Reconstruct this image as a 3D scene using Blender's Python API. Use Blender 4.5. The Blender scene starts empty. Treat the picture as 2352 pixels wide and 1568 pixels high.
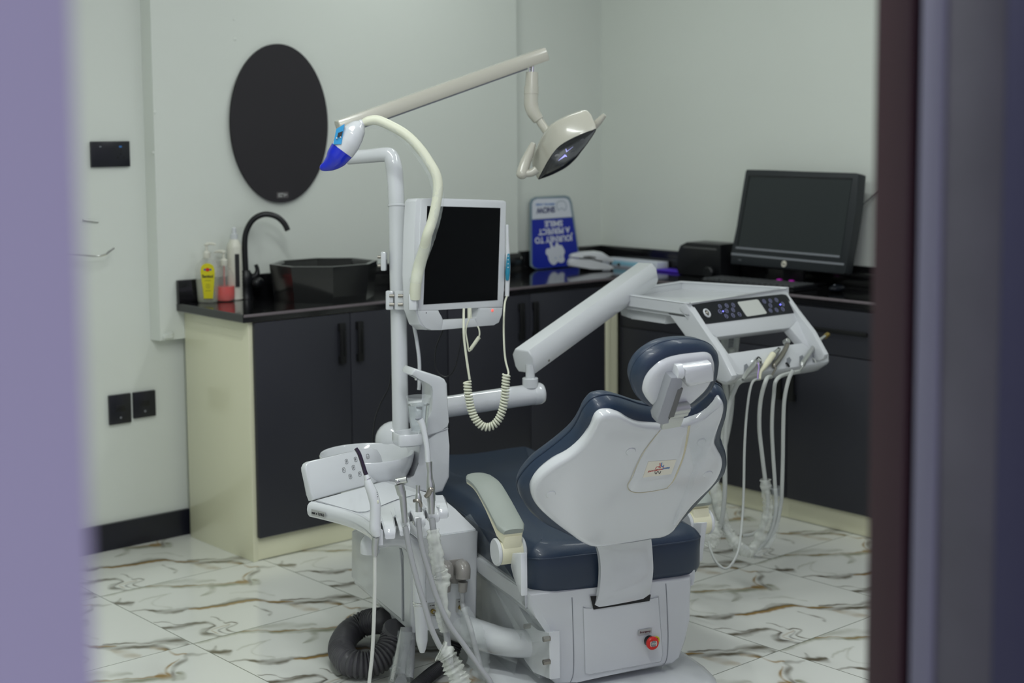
import bpy, bmesh, math, random
import numpy as np
from mathutils import Vector, Matrix
random.seed(7)
S = bpy.context.scene
COL = S.collection
PI = math.pi

# ---------------------------------------------------------------- camera
FPX = 3451.95
PITCH, YAW, ROLL = -0.097, 0.8334, -0.0047
CAM = Vector((-4.7855, -4.8907, 1.5036))
PPX, PPY = 95.19, -165.6
cp, sp, cy_, sy_ = math.cos(PITCH), math.sin(PITCH), math.cos(YAW), math.sin(YAW)
FWD = Vector((cp * cy_, cp * sy_, sp))
_R = Vector((sy_, -cy_, 0)); _U = _R.cross(FWD)
RT = math.cos(ROLL) * _R + math.sin(ROLL) * _U
UP = -math.sin(ROLL) * _R + math.cos(ROLL) * _U
cd = bpy.data.cameras.new('camera'); cam = bpy.data.objects.new('camera', cd); COL.objects.link(cam)
M = Matrix((RT, UP, -FWD)).transposed().to_4x4(); M.translation = CAM
cam.matrix_world = M
cd.sensor_width = 36.0
cd.lens = FPX / 2352 * 36.0
cd.shift_x = -PPX / 2352
cd.shift_y = PPY / 2352
cd.clip_start = 0.05
cd.dof.use_dof = True
cd.dof.focus_distance = 3.75
cd.dof.aperture_fstop = cd.lens / 1000 / 0.018
S.camera = cam

# ---------------------------------------------------------------- world, exposure, lamps
w = bpy.data.worlds.new('world'); S.world = w; w.use_nodes = True
w.node_tree.nodes['Background'].inputs[0].default_value = (0.80, 0.80, 1.0, 1)
w.node_tree.nodes['Background'].inputs[1].default_value = 0.62
S.view_settings.view_transform = 'Standard'
S.view_settings.look = 'None'
S.view_settings.gamma = 1
S.view_settings.use_curve_mapping = False
S.view_settings.exposure = 0.0
def area(name, loc, size, power, color=(1, 1, 1), spread=180, sy=None, rot=(0, 0, 0)):
    l = bpy.data.lights.new(name, 'AREA'); l.shape = 'RECTANGLE'; l.size = size; l.size_y = sy or size
    l.energy = power; l.color = color; l.spread = math.radians(spread)
    o = bpy.data.objects.new(name, l); o.location = loc; o.rotation_euler = rot; COL.objects.link(o); return o
CEIL = 2.75
LAMPS = [((-1.25, -0.85), 0.14, 1.1, 5.5), ((-2.95, -2.0), 0.14, 1.1, 14), ((-1.2, -2.6), 0.14, 1.1, 8), ((-3.55, -3.35), 0.14, 1.0, 30)]  # last lamp is an added fill that brightens the chair from the doorway side
for (lx, ly), sx_, sy2, pw in LAMPS:
    area('ceiling_lamp_light', (lx, ly, CEIL - 0.075), sx_, pw, (0.96, 1.0, 0.985), 180, sy2)

# ---------------------------------------------------------------- pixel rays -> points on real planes
def ray(u, v):
    return FWD * FPX + RT * (u - 1176 - PPX) - UP * (v - 784 - PPY)
def P(u, v, d):
    return CAM + ray(u, v) / FPX * d
def Z(u, v, z):
    r = ray(u, v); return CAM + r * ((z - CAM.z) / r.z)
def Q(u, v, o, n):
    r = ray(u, v); return CAM + r * (((o - CAM).dot(n)) / r.dot(n))
def V(*a): return Vector(a)
ZA = V(0, 0, 1)

# ---------------------------------------------------------------- mesh builder
def catmull(pts, k=6, closed=False):
    pts = [Vector(p) for p in pts]; n = len(pts); out = []
    if n < 3: return pts
    rng = range(n if closed else n - 1)
    for i in rng:
        if closed: a, b, c, d = pts[i - 1], pts[i], pts[(i + 1) % n], pts[(i + 2) % n]
        else: a, b, c, d = pts[max(i - 1, 0)], pts[i], pts[i + 1], pts[min(i + 2, n - 1)]
        for j in range(k):
            t = j / k
            out.append(0.5 * ((2 * b) + (c - a) * t + (2 * a - 5 * b + 4 * c - d) * t * t + (3 * b - a - 3 * c + d) * t ** 3))
    if not closed: out.append(pts[-1])
    return out
class MB:
    def __init__(s): s.bm = bmesh.new()
    def _merge(s, b):
        me = bpy.data.meshes.new('t'); bmesh.ops.recalc_face_normals(b, faces=b.faces); b.to_mesh(me); b.free()
        s.bm.from_mesh(me); bpy.data.meshes.remove(me); return s
    def box(s, c, sz, ax=None, bev=0.0, seg=2):
        b = bmesh.new(); bmesh.ops.create_cube(b, size=1)
        X, Y, Zz = ax if ax else (V(1, 0, 0), V(0, 1, 0), V(0, 0, 1))
        for v in b.verts:
            q = v.co.copy(); v.co = Vector(c) + X * q.x * sz[0] + Y * q.y * sz[1] + Zz * q.z * sz[2]
        if bev: bmesh.ops.bevel(b, geom=list(b.edges), offset=bev, segments=seg, affect='EDGES', profile=0.5)
        return s._merge(b)
    def bb(s, x0, x1, y0, y1, z0, z1, bev=0.0, seg=2):
        return s.box(((x0 + x1) / 2, (y0 + y1) / 2, (z0 + z1) / 2), (x1 - x0, y1 - y0, z1 - z0), None, bev, seg)
    def slab(s, pts, vec, bev=0.0, seg=2, only_rim=False):
        b = bmesh.new(); vec = Vector(vec)
        v1 = [b.verts.new(p) for p in pts]; v2 = [b.verts.new(Vector(p) + vec) for p in pts]
        n = len(pts); f1 = b.faces.new(v1); f2 = b.faces.new(v2[::-1])
        for i in range(n): b.faces.new((v1[i], v1[(i + 1) % n], v2[(i + 1) % n], v2[i]))
        if bev:
            es = set(f1.edges) | set(f2.edges) if only_rim else set(b.edges)
            bmesh.ops.bevel(b, geom=list(es), offset=bev, segments=seg, affect='EDGES', profile=0.5)
        return s._merge(b)
    def tube(s, path, r, n=12, smooth=6, caps=True, flat=1.0, updir=None):
        path = catmull(path, smooth) if smooth > 1 else [Vector(p) for p in path]
        m = len(path)
        rs = [r] * m if not isinstance(r, (list, tuple)) else [float(np.interp(i / (m - 1), np.linspace(0, 1, len(r)), r)) for i in range(m)]
        b = bmesh.new(); rings = []
        t = (path[1] - path[0]).normalized()
        ref = Vector(updir) if updir is not None else (ZA if abs(t.z) < 0.9 else V(1, 0, 0))
        nrm = (ref - t * ref.dot(t)).normalized()
        for i in range(m):
            if i == 0: t = (path[1] - path[0]).normalized()
            elif i == m - 1: t = (path[-1] - path[-2]).normalized()
            else: t = (path[i + 1] - path[i - 1]).normalized()
            nrm = nrm - t * nrm.dot(t)
            nrm = nrm.normalized() if nrm.length > 1e-6 else t.orthogonal().normalized()
            bn = t.cross(nrm)
            rings.append([b.verts.new(path[i] + (nrm * math.cos(2 * PI * k / n) + bn * math.sin(2 * PI * k / n) * flat) * rs[i]) for k in range(n)])
        for i in range(m - 1):
            for k in range(n):
                b.faces.new((rings[i][k], rings[i][(k + 1) % n], rings[i + 1][(k + 1) % n], rings[i + 1][k]))
        if caps:
            b.faces.new(rings[0][::-1]); b.faces.new(rings[-1])
        return s._merge(b)
    def loft(s, rings, cap0=True, cap1=True):
        b = bmesh.new(); R = [[b.verts.new(p) for p in r] for r in rings]; n = len(R[0])
        for i in range(len(R) - 1):
            for k in range(n): b.faces.new((R[i][k], R[i][(k + 1) % n], R[i + 1][(k + 1) % n], R[i + 1][k]))
        for c, r in ((cap0, R[0]), (cap1, R[-1])):
            if c:
                f = b.faces.new(r); bmesh.ops.poke(b, faces=[f])
        return s._merge(b)
    def lathe(s, o, axis, prof, n=32, caps=True):
        axis = Vector(axis).normalized(); x = axis.orthogonal().normalized(); y = axis.cross(x); o = Vector(o)
        return s.loft([[o + axis * h + (x * math.cos(2 * PI * k / n) + y * math.sin(2 * PI * k / n)) * max(r, 1e-5) for k in range(n)] for r, h in prof], caps, caps)
    def disc(s, o, axis, r, h, n=32, bev=0.0):
        if bev: return s.lathe(o, axis, [(r - bev, 0), (r, bev), (r, h - bev), (r - bev, h)], n)
        return s.lathe(o, axis, [(r, 0), (r, h)], n)
    def ball(s, c, r, sx=1, sy=1, sz=1, ax=None):
        X, Y, Zz = ax if ax else (V(1, 0, 0), V(0, 1, 0), V(0, 0, 1))
        b = bmesh.new(); bmesh.ops.create_uvsphere(b, u_segments=20, v_segments=12, radius=1)
        for v in b.verts:
            q = v.co.copy(); v.co = Vector(c) + (X * q.x * sx + Y * q.y * sy + Zz * q.z * sz) * r
        return s._merge(b)
    def pillow(s, pts, nrm, spec, k=4, smooth=True, defo=None):
        """closed outline pts (3D, about planar); spec = [(inset, height), ...] along nrm"""
        nrm = Vector(nrm).normalized()
        ring = catmull(pts, k, True) if smooth else [Vector(p) for p in pts]
        n = len(ring); inw = []
        ar = Vector((0, 0, 0))
        for i in range(n): ar += ring[i].cross(ring[(i + 1) % n])
        sg = 1 if ar.dot(nrm) > 0 else -1
        for i in range(n):
            t = (ring[(i + 1) % n] - ring[i - 1]); t.normalize(); inw.append(nrm.cross(t).normalized() * sg)
        for _ in range(4): inw = [(inw[i - 1] + inw[i] * 2 + inw[(i + 1) % n]).normalized() for i in range(n)]
        cen = sum(ring, Vector()) / n
        rr = []
        for ins, h in spec:
            if ins < 1: rr.append([ring[i] + inw[i] * ins + nrm * h for i in range(n)])
            else:  # 1+t : shrink towards the centre by t after the last inset
                base = rr[-1]; t = ins - 1
                rr.append([base[i].lerp(cen + nrm * h, t) for i in range(n)])
        if defo: rr = [[defo(p) for p in r] for r in rr]
        return s.loft(rr)
    def torus(s, c, axis, R, r, n=32, m=10):
        axis = Vector(axis).normalized(); x = axis.orthogonal().normalized(); y = axis.cross(x); b = bmesh.new(); rg = []
        for i in range(n):
            a = 2 * PI * i / n; dr = x * math.cos(a) + y * math.sin(a)
            rg.append([b.verts.new(Vector(c) + dr * (R + r * math.cos(2 * PI * k / m)) + axis * r * math.sin(2 * PI * k / m)) for k in range(m)])
        for i in range(n):
            for k in range(m): b.faces.new((rg[i][k], rg[(i + 1) % n][k], rg[(i + 1) % n][(k + 1) % m], rg[i][(k + 1) % m]))
        return s._merge(b)
WLOC = {}
def obj(name, mb, m, parent=None, label=None, sharp=35):
    me = bpy.data.meshes.new(name)
    bm = mb.bm
    if parent is None:
        xs = [v.co for v in bm.verts]
        lo = Vector([min(q[i] for q in xs) for i in range(3)]); hi = Vector([max(q[i] for q in xs) for i in range(3)])
        loc = V((lo.x + hi.x) / 2, (lo.y + hi.y) / 2, lo.z)
    else: loc = WLOC[parent.name]
    for v in bm.verts: v.co -= loc
    bm.to_mesh(me); bm.free()
    for p in me.polygons: p.use_smooth = True
    me.set_sharp_from_angle(angle=math.radians(sharp))
    me.materials.append(m)
    o = bpy.data.objects.new(name, me); COL.objects.link(o)
    if parent is not None: o.parent = parent
    else: o.location = loc
    WLOC[o.name] = loc
    if label: o['label'] = label
    return o
def tag(o, label, cat, group=None):
    o['label'] = label; o['category'] = cat
    if group: o['group'] = group
    return o
def thing(name, label, cat, loc, group=None):
    o = bpy.data.objects.new(name, None); o.empty_display_size = 0.05; COL.objects.link(o); o.location = loc
    WLOC[o.name] = Vector(loc); return tag(o, label, cat, group)
def struct(name, mb, m):
    o = obj(name, mb, m); o['kind'] = 'structure'; return o
def text(s, body, o, xd, yd, size, m, parent, name='lettering', depth=0.0004, align='CENTER', weight=0.0, sx=1.0):
    c = bpy.data.curves.new('f', 'FONT'); c.body = body; c.size = size; c.align_x = align; c.align_y = 'CENTER'
    c.extrude = depth; c.offset = weight; c.resolution_u = 3
    t = bpy.data.objects.new('f', c); COL.objects.link(t)
    bpy.context.view_layer.update()
    me = bpy.data.meshes.new_from_object(t.evaluated_get(bpy.context.evaluated_depsgraph_get()))
    bpy.data.objects.remove(t); bpy.data.curves.remove(c)
    xd = Vector(xd).normalized(); yd = Vector(yd).normalized(); zd = xd.cross(yd)
    mb = MB(); mb.bm.from_mesh(me); bpy.data.meshes.remove(me)
    for v in mb.bm.verts:
        q = v.co.copy(); v.co = Vector(o) + xd * q.x * sx + yd * q.y + zd * (q.z + depth)
    return obj(name, mb, m, parent)

# ---------------------------------------------------------------- materials
def lin(c):
    return tuple(((x / 255) / 12.92 if x / 255 <= 0.04045 else ((x / 255 + 0.055) / 1.055) ** 2.4) for x in c)
def mat(name, rgb, rough=0.5, metal=0.0, coat=0.0, bump=0.0, bscale=200.0, var=0.0, vscale=3.0, spec=0.5, trans=0.0, alpha=1.0, emit=None, estr=0.0, ior=1.45):
    m = bpy.data.materials.new(name); m.use_nodes = True; nt = m.node_tree; b = nt.nodes['Principled BSDF']
    col = lin(rgb) + (1,)
    b.inputs['Base Color'].default_value = col; b.inputs['Roughness'].default_value = rough
    b.inputs['Metallic'].default_value = metal; b.inputs['Coat Weight'].default_value = coat
    b.inputs['Coat Roughness'].default_value = 0.08
    b.inputs['Specular IOR Level'].default_value = spec; b.inputs['Transmission Weight'].default_value = trans
    b.inputs['Alpha'].default_value = alpha; b.inputs['IOR'].default_value = ior
    if emit: b.inputs['Emission Color'].default_value = lin(emit) + (1,); b.inputs['Emission Strength'].default_value = estr
    if bump or var:
        tc = nt.nodes.new('ShaderNodeTexCoord')
    if var:
        nz = nt.nodes.new('ShaderNodeTexNoise'); nz.inputs['Scale'].default_value = vscale; nz.inputs['Detail'].default_value = 5
        nt.links.new(tc.outputs['Object'], nz.inputs['Vector'])
        mx = nt.nodes.new('ShaderNodeMix'); mx.data_type = 'RGBA'
        mx.inputs[6].default_value = tuple(x * (1 - var) for x in col[:3]) + (1,); mx.inputs[7].default_value = tuple(min(1, x * (1 + var)) for x in col[:3]) + (1,)
        nt.links.new(nz.outputs['Fac'], mx.inputs[0]); nt.links.new(mx.outputs[2], b.inputs['Base Color'])
    if bump:
        n2 = nt.nodes.new('ShaderNodeTexNoise'); n2.inputs['Scale'].default_value = bscale; n2.inputs['Detail'].default_value = 4
        nt.links.new(tc.outputs['Object'], n2.inputs['Vector'])
        bp = nt.nodes.new('ShaderNodeBump'); bp.inputs['Strength'].default_value = bump; bp.inputs['Distance'].default_value = 0.01
        nt.links.new(n2.outputs['Fac'], bp.inputs['Height']); nt.links.new(bp.outputs['Normal'], b.inputs['Normal'])
    return m
WALL = mat('painted_wall', (219, 224, 217), 0.45, bump=0.12, bscale=14, var=0.025, vscale=2.2)
CEILM = mat('ceiling_paint', (225, 225, 220), 0.8)
JAMBM = mat('lavender_paint', (190, 184, 206), 0.6, var=0.03)
WOODM = mat('maroon_frame', (54, 30, 38), 0.45, var=0.15, vscale=6)
GREYM = mat('grey_jamb', (84, 82, 90), 0.6, var=0.35, vscale=7)
STRIPM = mat('grey_strip', (118, 117, 134), 0.6)
NAVYM = mat('navy_jamb', (48, 47, 76), 0.6)
SKIRT = mat('black_skirting', (32, 33, 42), 0.25)
CREAM = mat('cream_laminate', (230, 229, 200), 0.22, coat=0.3, var=0.02, vscale=1.5)
DOOR = mat('charcoal_laminate', (50, 51, 58), 0.42, bump=0.05, bscale=500, spec=0.4)
DARKH = mat('black_recess', (10, 11, 13), 0.5)
WHITE = mat('white_plastic', (208, 211, 214), 0.22, coat=0.4)
WHITE2 = mat('warm_white_plastic', (220, 219, 206), 0.3, coat=0.3)
PURE = mat('white_enamel', (206, 209, 212), 0.12, coat=0.8)
IVORY = mat('ivory_plastic', (224, 221, 194), 0.4)
LAMPW = mat('lamp_beige_white', (186, 184, 172), 0.25, coat=0.4)
NAVY = mat('navy_leather', (35, 50, 70), 0.42, bump=0.06, bscale=350, coat=0.12)
GREYP = mat('grey_plastic', (128, 132, 138), 0.4)
DGREY = mat('dark_grey_plastic', (96, 97, 96), 0.45)
TAUPE = mat('taupe_plastic', (134, 131, 127), 0.3, coat=0.3)
ARMGREY = mat('grey_green_pad', (150, 157, 151), 0.45, var=0.08, vscale=12)
SILVER = mat('satin_silver', (190, 192, 190), 0.32, metal=0.9)
CHROME = mat('chrome', (225, 225, 225), 0.08, metal=1.0)
STEEL = mat('dark_steel', (150, 146, 138), 0.3, metal=0.9)
BLACK = mat('black_plastic', (22, 23, 26), 0.35)
BLACKG = mat('black_glass', (7, 11, 22), 0.3, spec=0.25)
SCREEN = mat('dark_screen', (3, 4, 8), 0.35, spec=0.1)
LAMPG = mat('navy_glass', (16, 20, 34), 0.12, coat=0.5)
HOSEG = mat('grey_hose', (158, 160, 162), 0.4)
HOSER = mat('light_grey_hose', (182, 186, 182), 0.4)
HOSEP = mat('pale_hose', (198, 200, 194), 0.4)
RIBM = mat('ribbed_dark_hose', (80, 79, 83), 0.35)
BASIN = mat('black_ceramic', (17, 18, 20), 0.16, coat=0.3)
BLUE = mat('royal_blue', (20, 40, 190), 0.25, coat=0.4)
TEAL = mat('teal_plastic', (30, 130, 160), 0.4)
RED = mat('red_button', (205, 35, 30), 0.35)
YEL = mat('yellow_plastic', (214, 204, 20), 0.5)
INK = mat('black_ink', (40, 40, 44), 0.6)
INKR = mat('red_ink', (190, 60, 60), 0.6)
INKB = mat('blue_ink', (60, 120, 190), 0.6)
LABELG = mat('grey_label', (172, 174, 172), 0.4)
LABELW = mat('cream_sticker', (224, 220, 205), 0.5)
STAIN = mat('old_glue', (200, 193, 165), 0.7, var=0.15, vscale=60)
SIGNB = mat('blue_board', (14, 38, 160), 0.4)
SIGNW = mat('white_board', (214, 218, 228), 0.45)
SIGNE = mat('board_edge', (120, 140, 152), 0.5)
MAGENTA = mat('magenta_plastic', (200, 30, 190), 0.4)
PURPLE = mat('purple_plastic', (82, 50, 200), 0.4)
LILAC = mat('lilac_cord', (176, 150, 216), 0.5)
PBLUE = mat('light_blue_paper', (150, 205, 225), 0.7)
PAPER = mat('white_paper', (215, 220, 230), 0.7)
LED = mat('blue_led', (90, 100, 255), 0.4, emit=(110, 110, 255), estr=4.0)
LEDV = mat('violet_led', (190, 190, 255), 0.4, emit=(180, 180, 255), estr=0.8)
LEDR = mat('red_led', (255, 120, 110), 0.4, emit=(255, 110, 100), estr=0.5)
CORD = mat('cream_cord', (214, 216, 196), 0.45)
BRASS = mat('brass_valve', (150, 130, 70), 0.35, metal=0.8)
SOCK = mat('black_switch_glass', (30, 31, 38), 0.3)
MIRR = mat('black_oval_board', (42, 40, 44), 0.75, bump=0.1, bscale=300)
LAMPE = mat('lamp_diffuser', (255, 255, 255), 0.5, emit=(242, 255, 250), estr=4.0)

def film_mat(name, rgb, opac, rough=0.25, vary=0.5, scale=22, bump=0.4):
    m = bpy.data.materials.new(name); m.use_nodes = True; nt = m.node_tree; nt.nodes.clear()
    out = nt.nodes.new('ShaderNodeOutputMaterial'); mx = nt.nodes.new('ShaderNodeMixShader')
    tr = nt.nodes.new('ShaderNodeBsdfTransparent'); pb = nt.nodes.new('ShaderNodeBsdfPrincipled')
    pb.inputs['Base Color'].default_value = lin(rgb) + (1,); pb.inputs['Roughness'].default_value = rough
    nz = nt.nodes.new('ShaderNodeTexNoise'); tc = nt.nodes.new('ShaderNodeTexCoord')
    nz.inputs['Scale'].default_value = scale; nz.inputs['Detail'].default_value = 2
    nt.links.new(tc.outputs['Object'], nz.inputs['Vector'])
    mr = nt.nodes.new('ShaderNodeMapRange'); mr.inputs[1].default_value = 0.35; mr.inputs[2].default_value = 0.7
    mr.inputs[3].default_value = opac * (1 - vary); mr.inputs[4].default_value = min(1, opac * (1 + vary))
    nt.links.new(nz.outputs['Fac'], mr.inputs[0]); nt.links.new(mr.outputs[0], mx.inputs[0])
    if bump:
        bp = nt.nodes.new('ShaderNodeBump'); bp.inputs['Strength'].default_value = bump; bp.inputs['Distance'].default_value = 0.01
        nt.links.new(nz.outputs['Fac'], bp.inputs['Height']); nt.links.new(bp.outputs['Normal'], pb.inputs['Normal'])
    nt.links.new(tr.outputs[0], mx.inputs[1]); nt.links.new(pb.outputs[0], mx.inputs[2]); nt.links.new(mx.outputs[0], out.inputs[0])
    return m
FILM = film_mat('clear_film', (225, 232, 232), 0.16)
FILM0 = film_mat('thin_clear_film', (225, 232, 235), 0.10, 0.15, 0.8, 9, 0.2)
FILM2 = film_mat('cloudy_film', (222, 226, 218), 0.50)
CUPM = film_mat('cup_plastic', (228, 234, 236), 0.12, 0.1, 0, 5, 0)
BOTC = film_mat('clear_bottle', (215, 218, 210), 0.20, 0.1, 0, 5, 0)
GEL = film_mat('clear_gel', (205, 208, 180), 0.35, 0.1, 0, 5, 0)
REDL = mat('red_liquid', (240, 12, 20), 0.1)
WATER = mat('water', (235, 240, 242), 0.02, trans=1.0, ior=1.33)

def granite():
    m = mat('black_granite', (20, 20, 23), 0.10, coat=0.3); nt = m.node_tree; b = nt.nodes['Principled BSDF']
    tc = nt.nodes.new('ShaderNodeTexCoord'); vo = nt.nodes.new('ShaderNodeTexVoronoi'); vo.inputs['Scale'].default_value = 160
    nt.links.new(tc.outputs['Object'], vo.inputs['Vector'])
    cr = nt.nodes.new('ShaderNodeValToRGB'); cr.color_ramp.elements[0].color = (0.05, 0.045, 0.045, 1); cr.color_ramp.elements[0].position = 0.0
    cr.color_ramp.elements[1].color = (0.007, 0.007, 0.008, 1); cr.color_ramp.elements[1].position = 0.25
    nt.links.new(vo.outputs['Distance'], cr.inputs[0]); nt.links.new(cr.outputs[0], b.inputs['Base Color'])
    return m
GRAN = granite()
GRANE = mat('granite_edge_highlight', (112, 104, 108), 0.35, var=0.2, vscale=40)  # pale colour stands in for the highlight along the black granite edge

# ---------------------------------------------------------------- floor: marble-look 60 cm tiles, the same print on each tile
TX0, TY0, TSZ = -2.708, -0.434, 0.6
def homog(src, dst):
    A = []
    for (x, y), (u, v) in zip(src, dst):
        A.append([x, y, 1, 0, 0, 0, -u * x, -u * y]); A.append([0, 0, 0, x, y, 1, -v * x, -v * y])
    h = np.linalg.solve(np.array(A, float), np.array([c for d in dst for c in d], float))
    return np.append(h, 1).reshape(3, 3)
VEINS = [  # print drawn on an oblique drawing sheet; (colour, strength, [(x, y, halfwidth), ...])
 ('g', .85, [(330,722,3),(480,710,5),(620,728,11),(760,714,13),(860,694,7),(1000,684,6),(1150,658,9),(1270,632,11),(1400,614,10),(1500,622,6),(1620,636,7),(1700,638,12),(1820,636,10),(2000,630,8),(2110,634,10),(2170,650,9),(2140,674,4)]),
 ('o', .75, [(860,700,4),(1000,690,6),(1150,668,6),(1290,640,7),(1400,618,5),(1620,632,4),(1760,626,3)]),
 ('o', .55, [(2040,640,6),(2130,645,8),(2165,655,7)]),
 ('g', .45, [(1150,642,2),(1240,615,4),(1330,600,5),(1420,598,2)]),
 ('g', .75, [(1650,618,2),(1800,606,4),(1960,606,5),(2080,588,9),(2180,580,14),(2270,594,15),(2310,620,7),(2250,635,2)]),
 ('g', .35, [(2000,622,3),(2120,606,5),(2230,615,5)]),
 ('o', .35, [(1740,655,6),(1860,685,16),(1960,700,10)]),
 ('g', .8, [(600,872,6),(720,870,12),(830,850,11),(930,826,9),(1020,820,7),(1090,848,3)]),
 ('g', .55, [(540,820,2),(650,818,3),(750,840,3),(900,820,3),(1000,822,4)]),
 ('g', .7, [(1085,850,3),(1020,880,10),(985,905,18),(1030,925,10),(1120,940,4),(1200,944,2)]),
 ('k', .6, [(1090,850,2),(1030,880,3),(1010,905,3),(1090,925,3),(1150,935,2)]),
 ('g', .75, [(1050,770,2),(1100,775,3),(1125,798,3),(1150,800,2),(1170,818,3),(1230,812,3),(1280,826,3),(1235,850,4),(1190,868,4),(1225,895,4),(1300,905,2)]),
 ('k', .6, [(1215,838,2),(1150,868,3),(1120,888,4),(1165,908,3),(1230,918,2)]),
 ('o', .5, [(1210,830,2),(1120,860,3),(1060,890,3),(1110,915,2)]),
 ('s', .75, [(60,592,3),(180,566,8),(300,528,12),(450,506,9),(620,500,6),(850,500,10),(1000,492,7),(1200,484,10),(1340,476,7),(1460,462,14),(1420,440,5)]),
 ('o', .6, [(420,502,2),(620,490,2),(800,497,3),(1000,482,3),(1160,472,3),(1290,462,5)]),
 ('o', .8, [(1270,464,4),(1320,458,12),(1370,462,9),(1345,436,7),(1352,410,5),(1390,380,3),(1430,358,2)]),
 ('g', .6, [(1400,470,10),(1390,430,8),(1420,392,10),(1480,360,8),(1470,336,8),(1560,328,5),(1620,322,2)]),
 ('o', .55, [(1335,285,3),(1350,310,4),(1400,328,4),(1470,326,3)]),
 ('s', .5, [(1060,500,16),(1070,535,14),(1010,568,7),(970,580,2)]),
 ('g', .9, [(150,640,4),(215,652,9),(275,658,10),(330,654,13),(368,644,7)]),
 ('g', .7, [(245,612,3),(238,632,7),(205,650,7)]),
 ('s', .25, [(1230,560,4),(1340,548,5),(1430,540,6),(1500,552,5),(1600,575,4)]),
 ('s', .35, [(560,482,4),(720,462,12),(900,452,12),(1100,446,5)]),
 ('g', .5, [(1430,668,2),(1480,690,3),(1530,706,6),(1575,722,5),(1550,742,6)]),
 ('s', .25, [(700,560,3),(620,590,3),(540,640,5),(560,670,4),(700,690,4)]),
 ('s', .3, [(420,640,3),(520,600,4),(660,570,3)]),
]
VCOL = {'g': (104, 98, 82), 'o': (158, 128, 74), 's': (150, 152, 130), 'k': (66, 64, 62)}
def tile_print(N):
    H = homog([(0, 0), (1, 0), (0, 1), (1, 1)], [(60, 592), (1513, 263), (886, 1007), (2340, 606)])
    g = (np.arange(N + 1)) / N; s_, t_ = np.meshgrid(g, g, indexing='ij')
    q = np.stack([s_, t_, np.ones_like(s_)], -1) @ H.T; X = q[..., 0] / q[..., 2]; Y = q[..., 1] / q[..., 2]
    base = np.array(lin((232, 234, 228)))
    col = np.ones(X.shape + (3,)) * base
    rs = np.random.RandomState(3)
    cloud = np.zeros_like(X)
    for _ in range(14):
        cloud += np.sin(s_ * rs.uniform(2, 14) + t_ * rs.uniform(2, 14) + rs.uniform(0, 6)) / 14
    col *= (1 + 0.035 * cloud)[..., None]
    Xw = X + 6 * np.sin(Y * 0.05 + s_ * 9); Yw = Y + 2.2 * np.sin(X * 0.031) + 1.3 * np.sin(X * 0.083 + 1)
    for c, st, pl in VEINS:
        best = np.full(X.shape, 1e9)
        pts = catmull([(a, b, h) for a, b, h in pl], 3)
        for a, b in zip(pts[:-1], pts[1:]):
            ax, ay, ah = a; bx, by, bh = b; dx, dy = bx - ax, by - ay
            t = np.clip(((Xw - ax) * dx + (Yw - ay) * dy) / (dx * dx + dy * dy + 1e-9), 0, 1)
            d = np.hypot((Xw - ax - dx * t) * 0.8, Yw - ay - dy * t) / np.maximum((ah + (bh - ah) * t) * 1.6, 3.6)
            best = np.minimum(best, d)
        wgt = np.clip(1.3 - best, 0, 1) ** 0.8 * st * 1.0 + 0.14 * st * np.exp(-best * 0.7)
        wgt = np.clip(wgt * (0.85 + 0.3 * np.sin(X * 0.02 + Y * 0.11)), 0, 1)[..., None]
        col = col * (1 - wgt) + np.array(lin(VCOL[c])) * wgt
    return col
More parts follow.
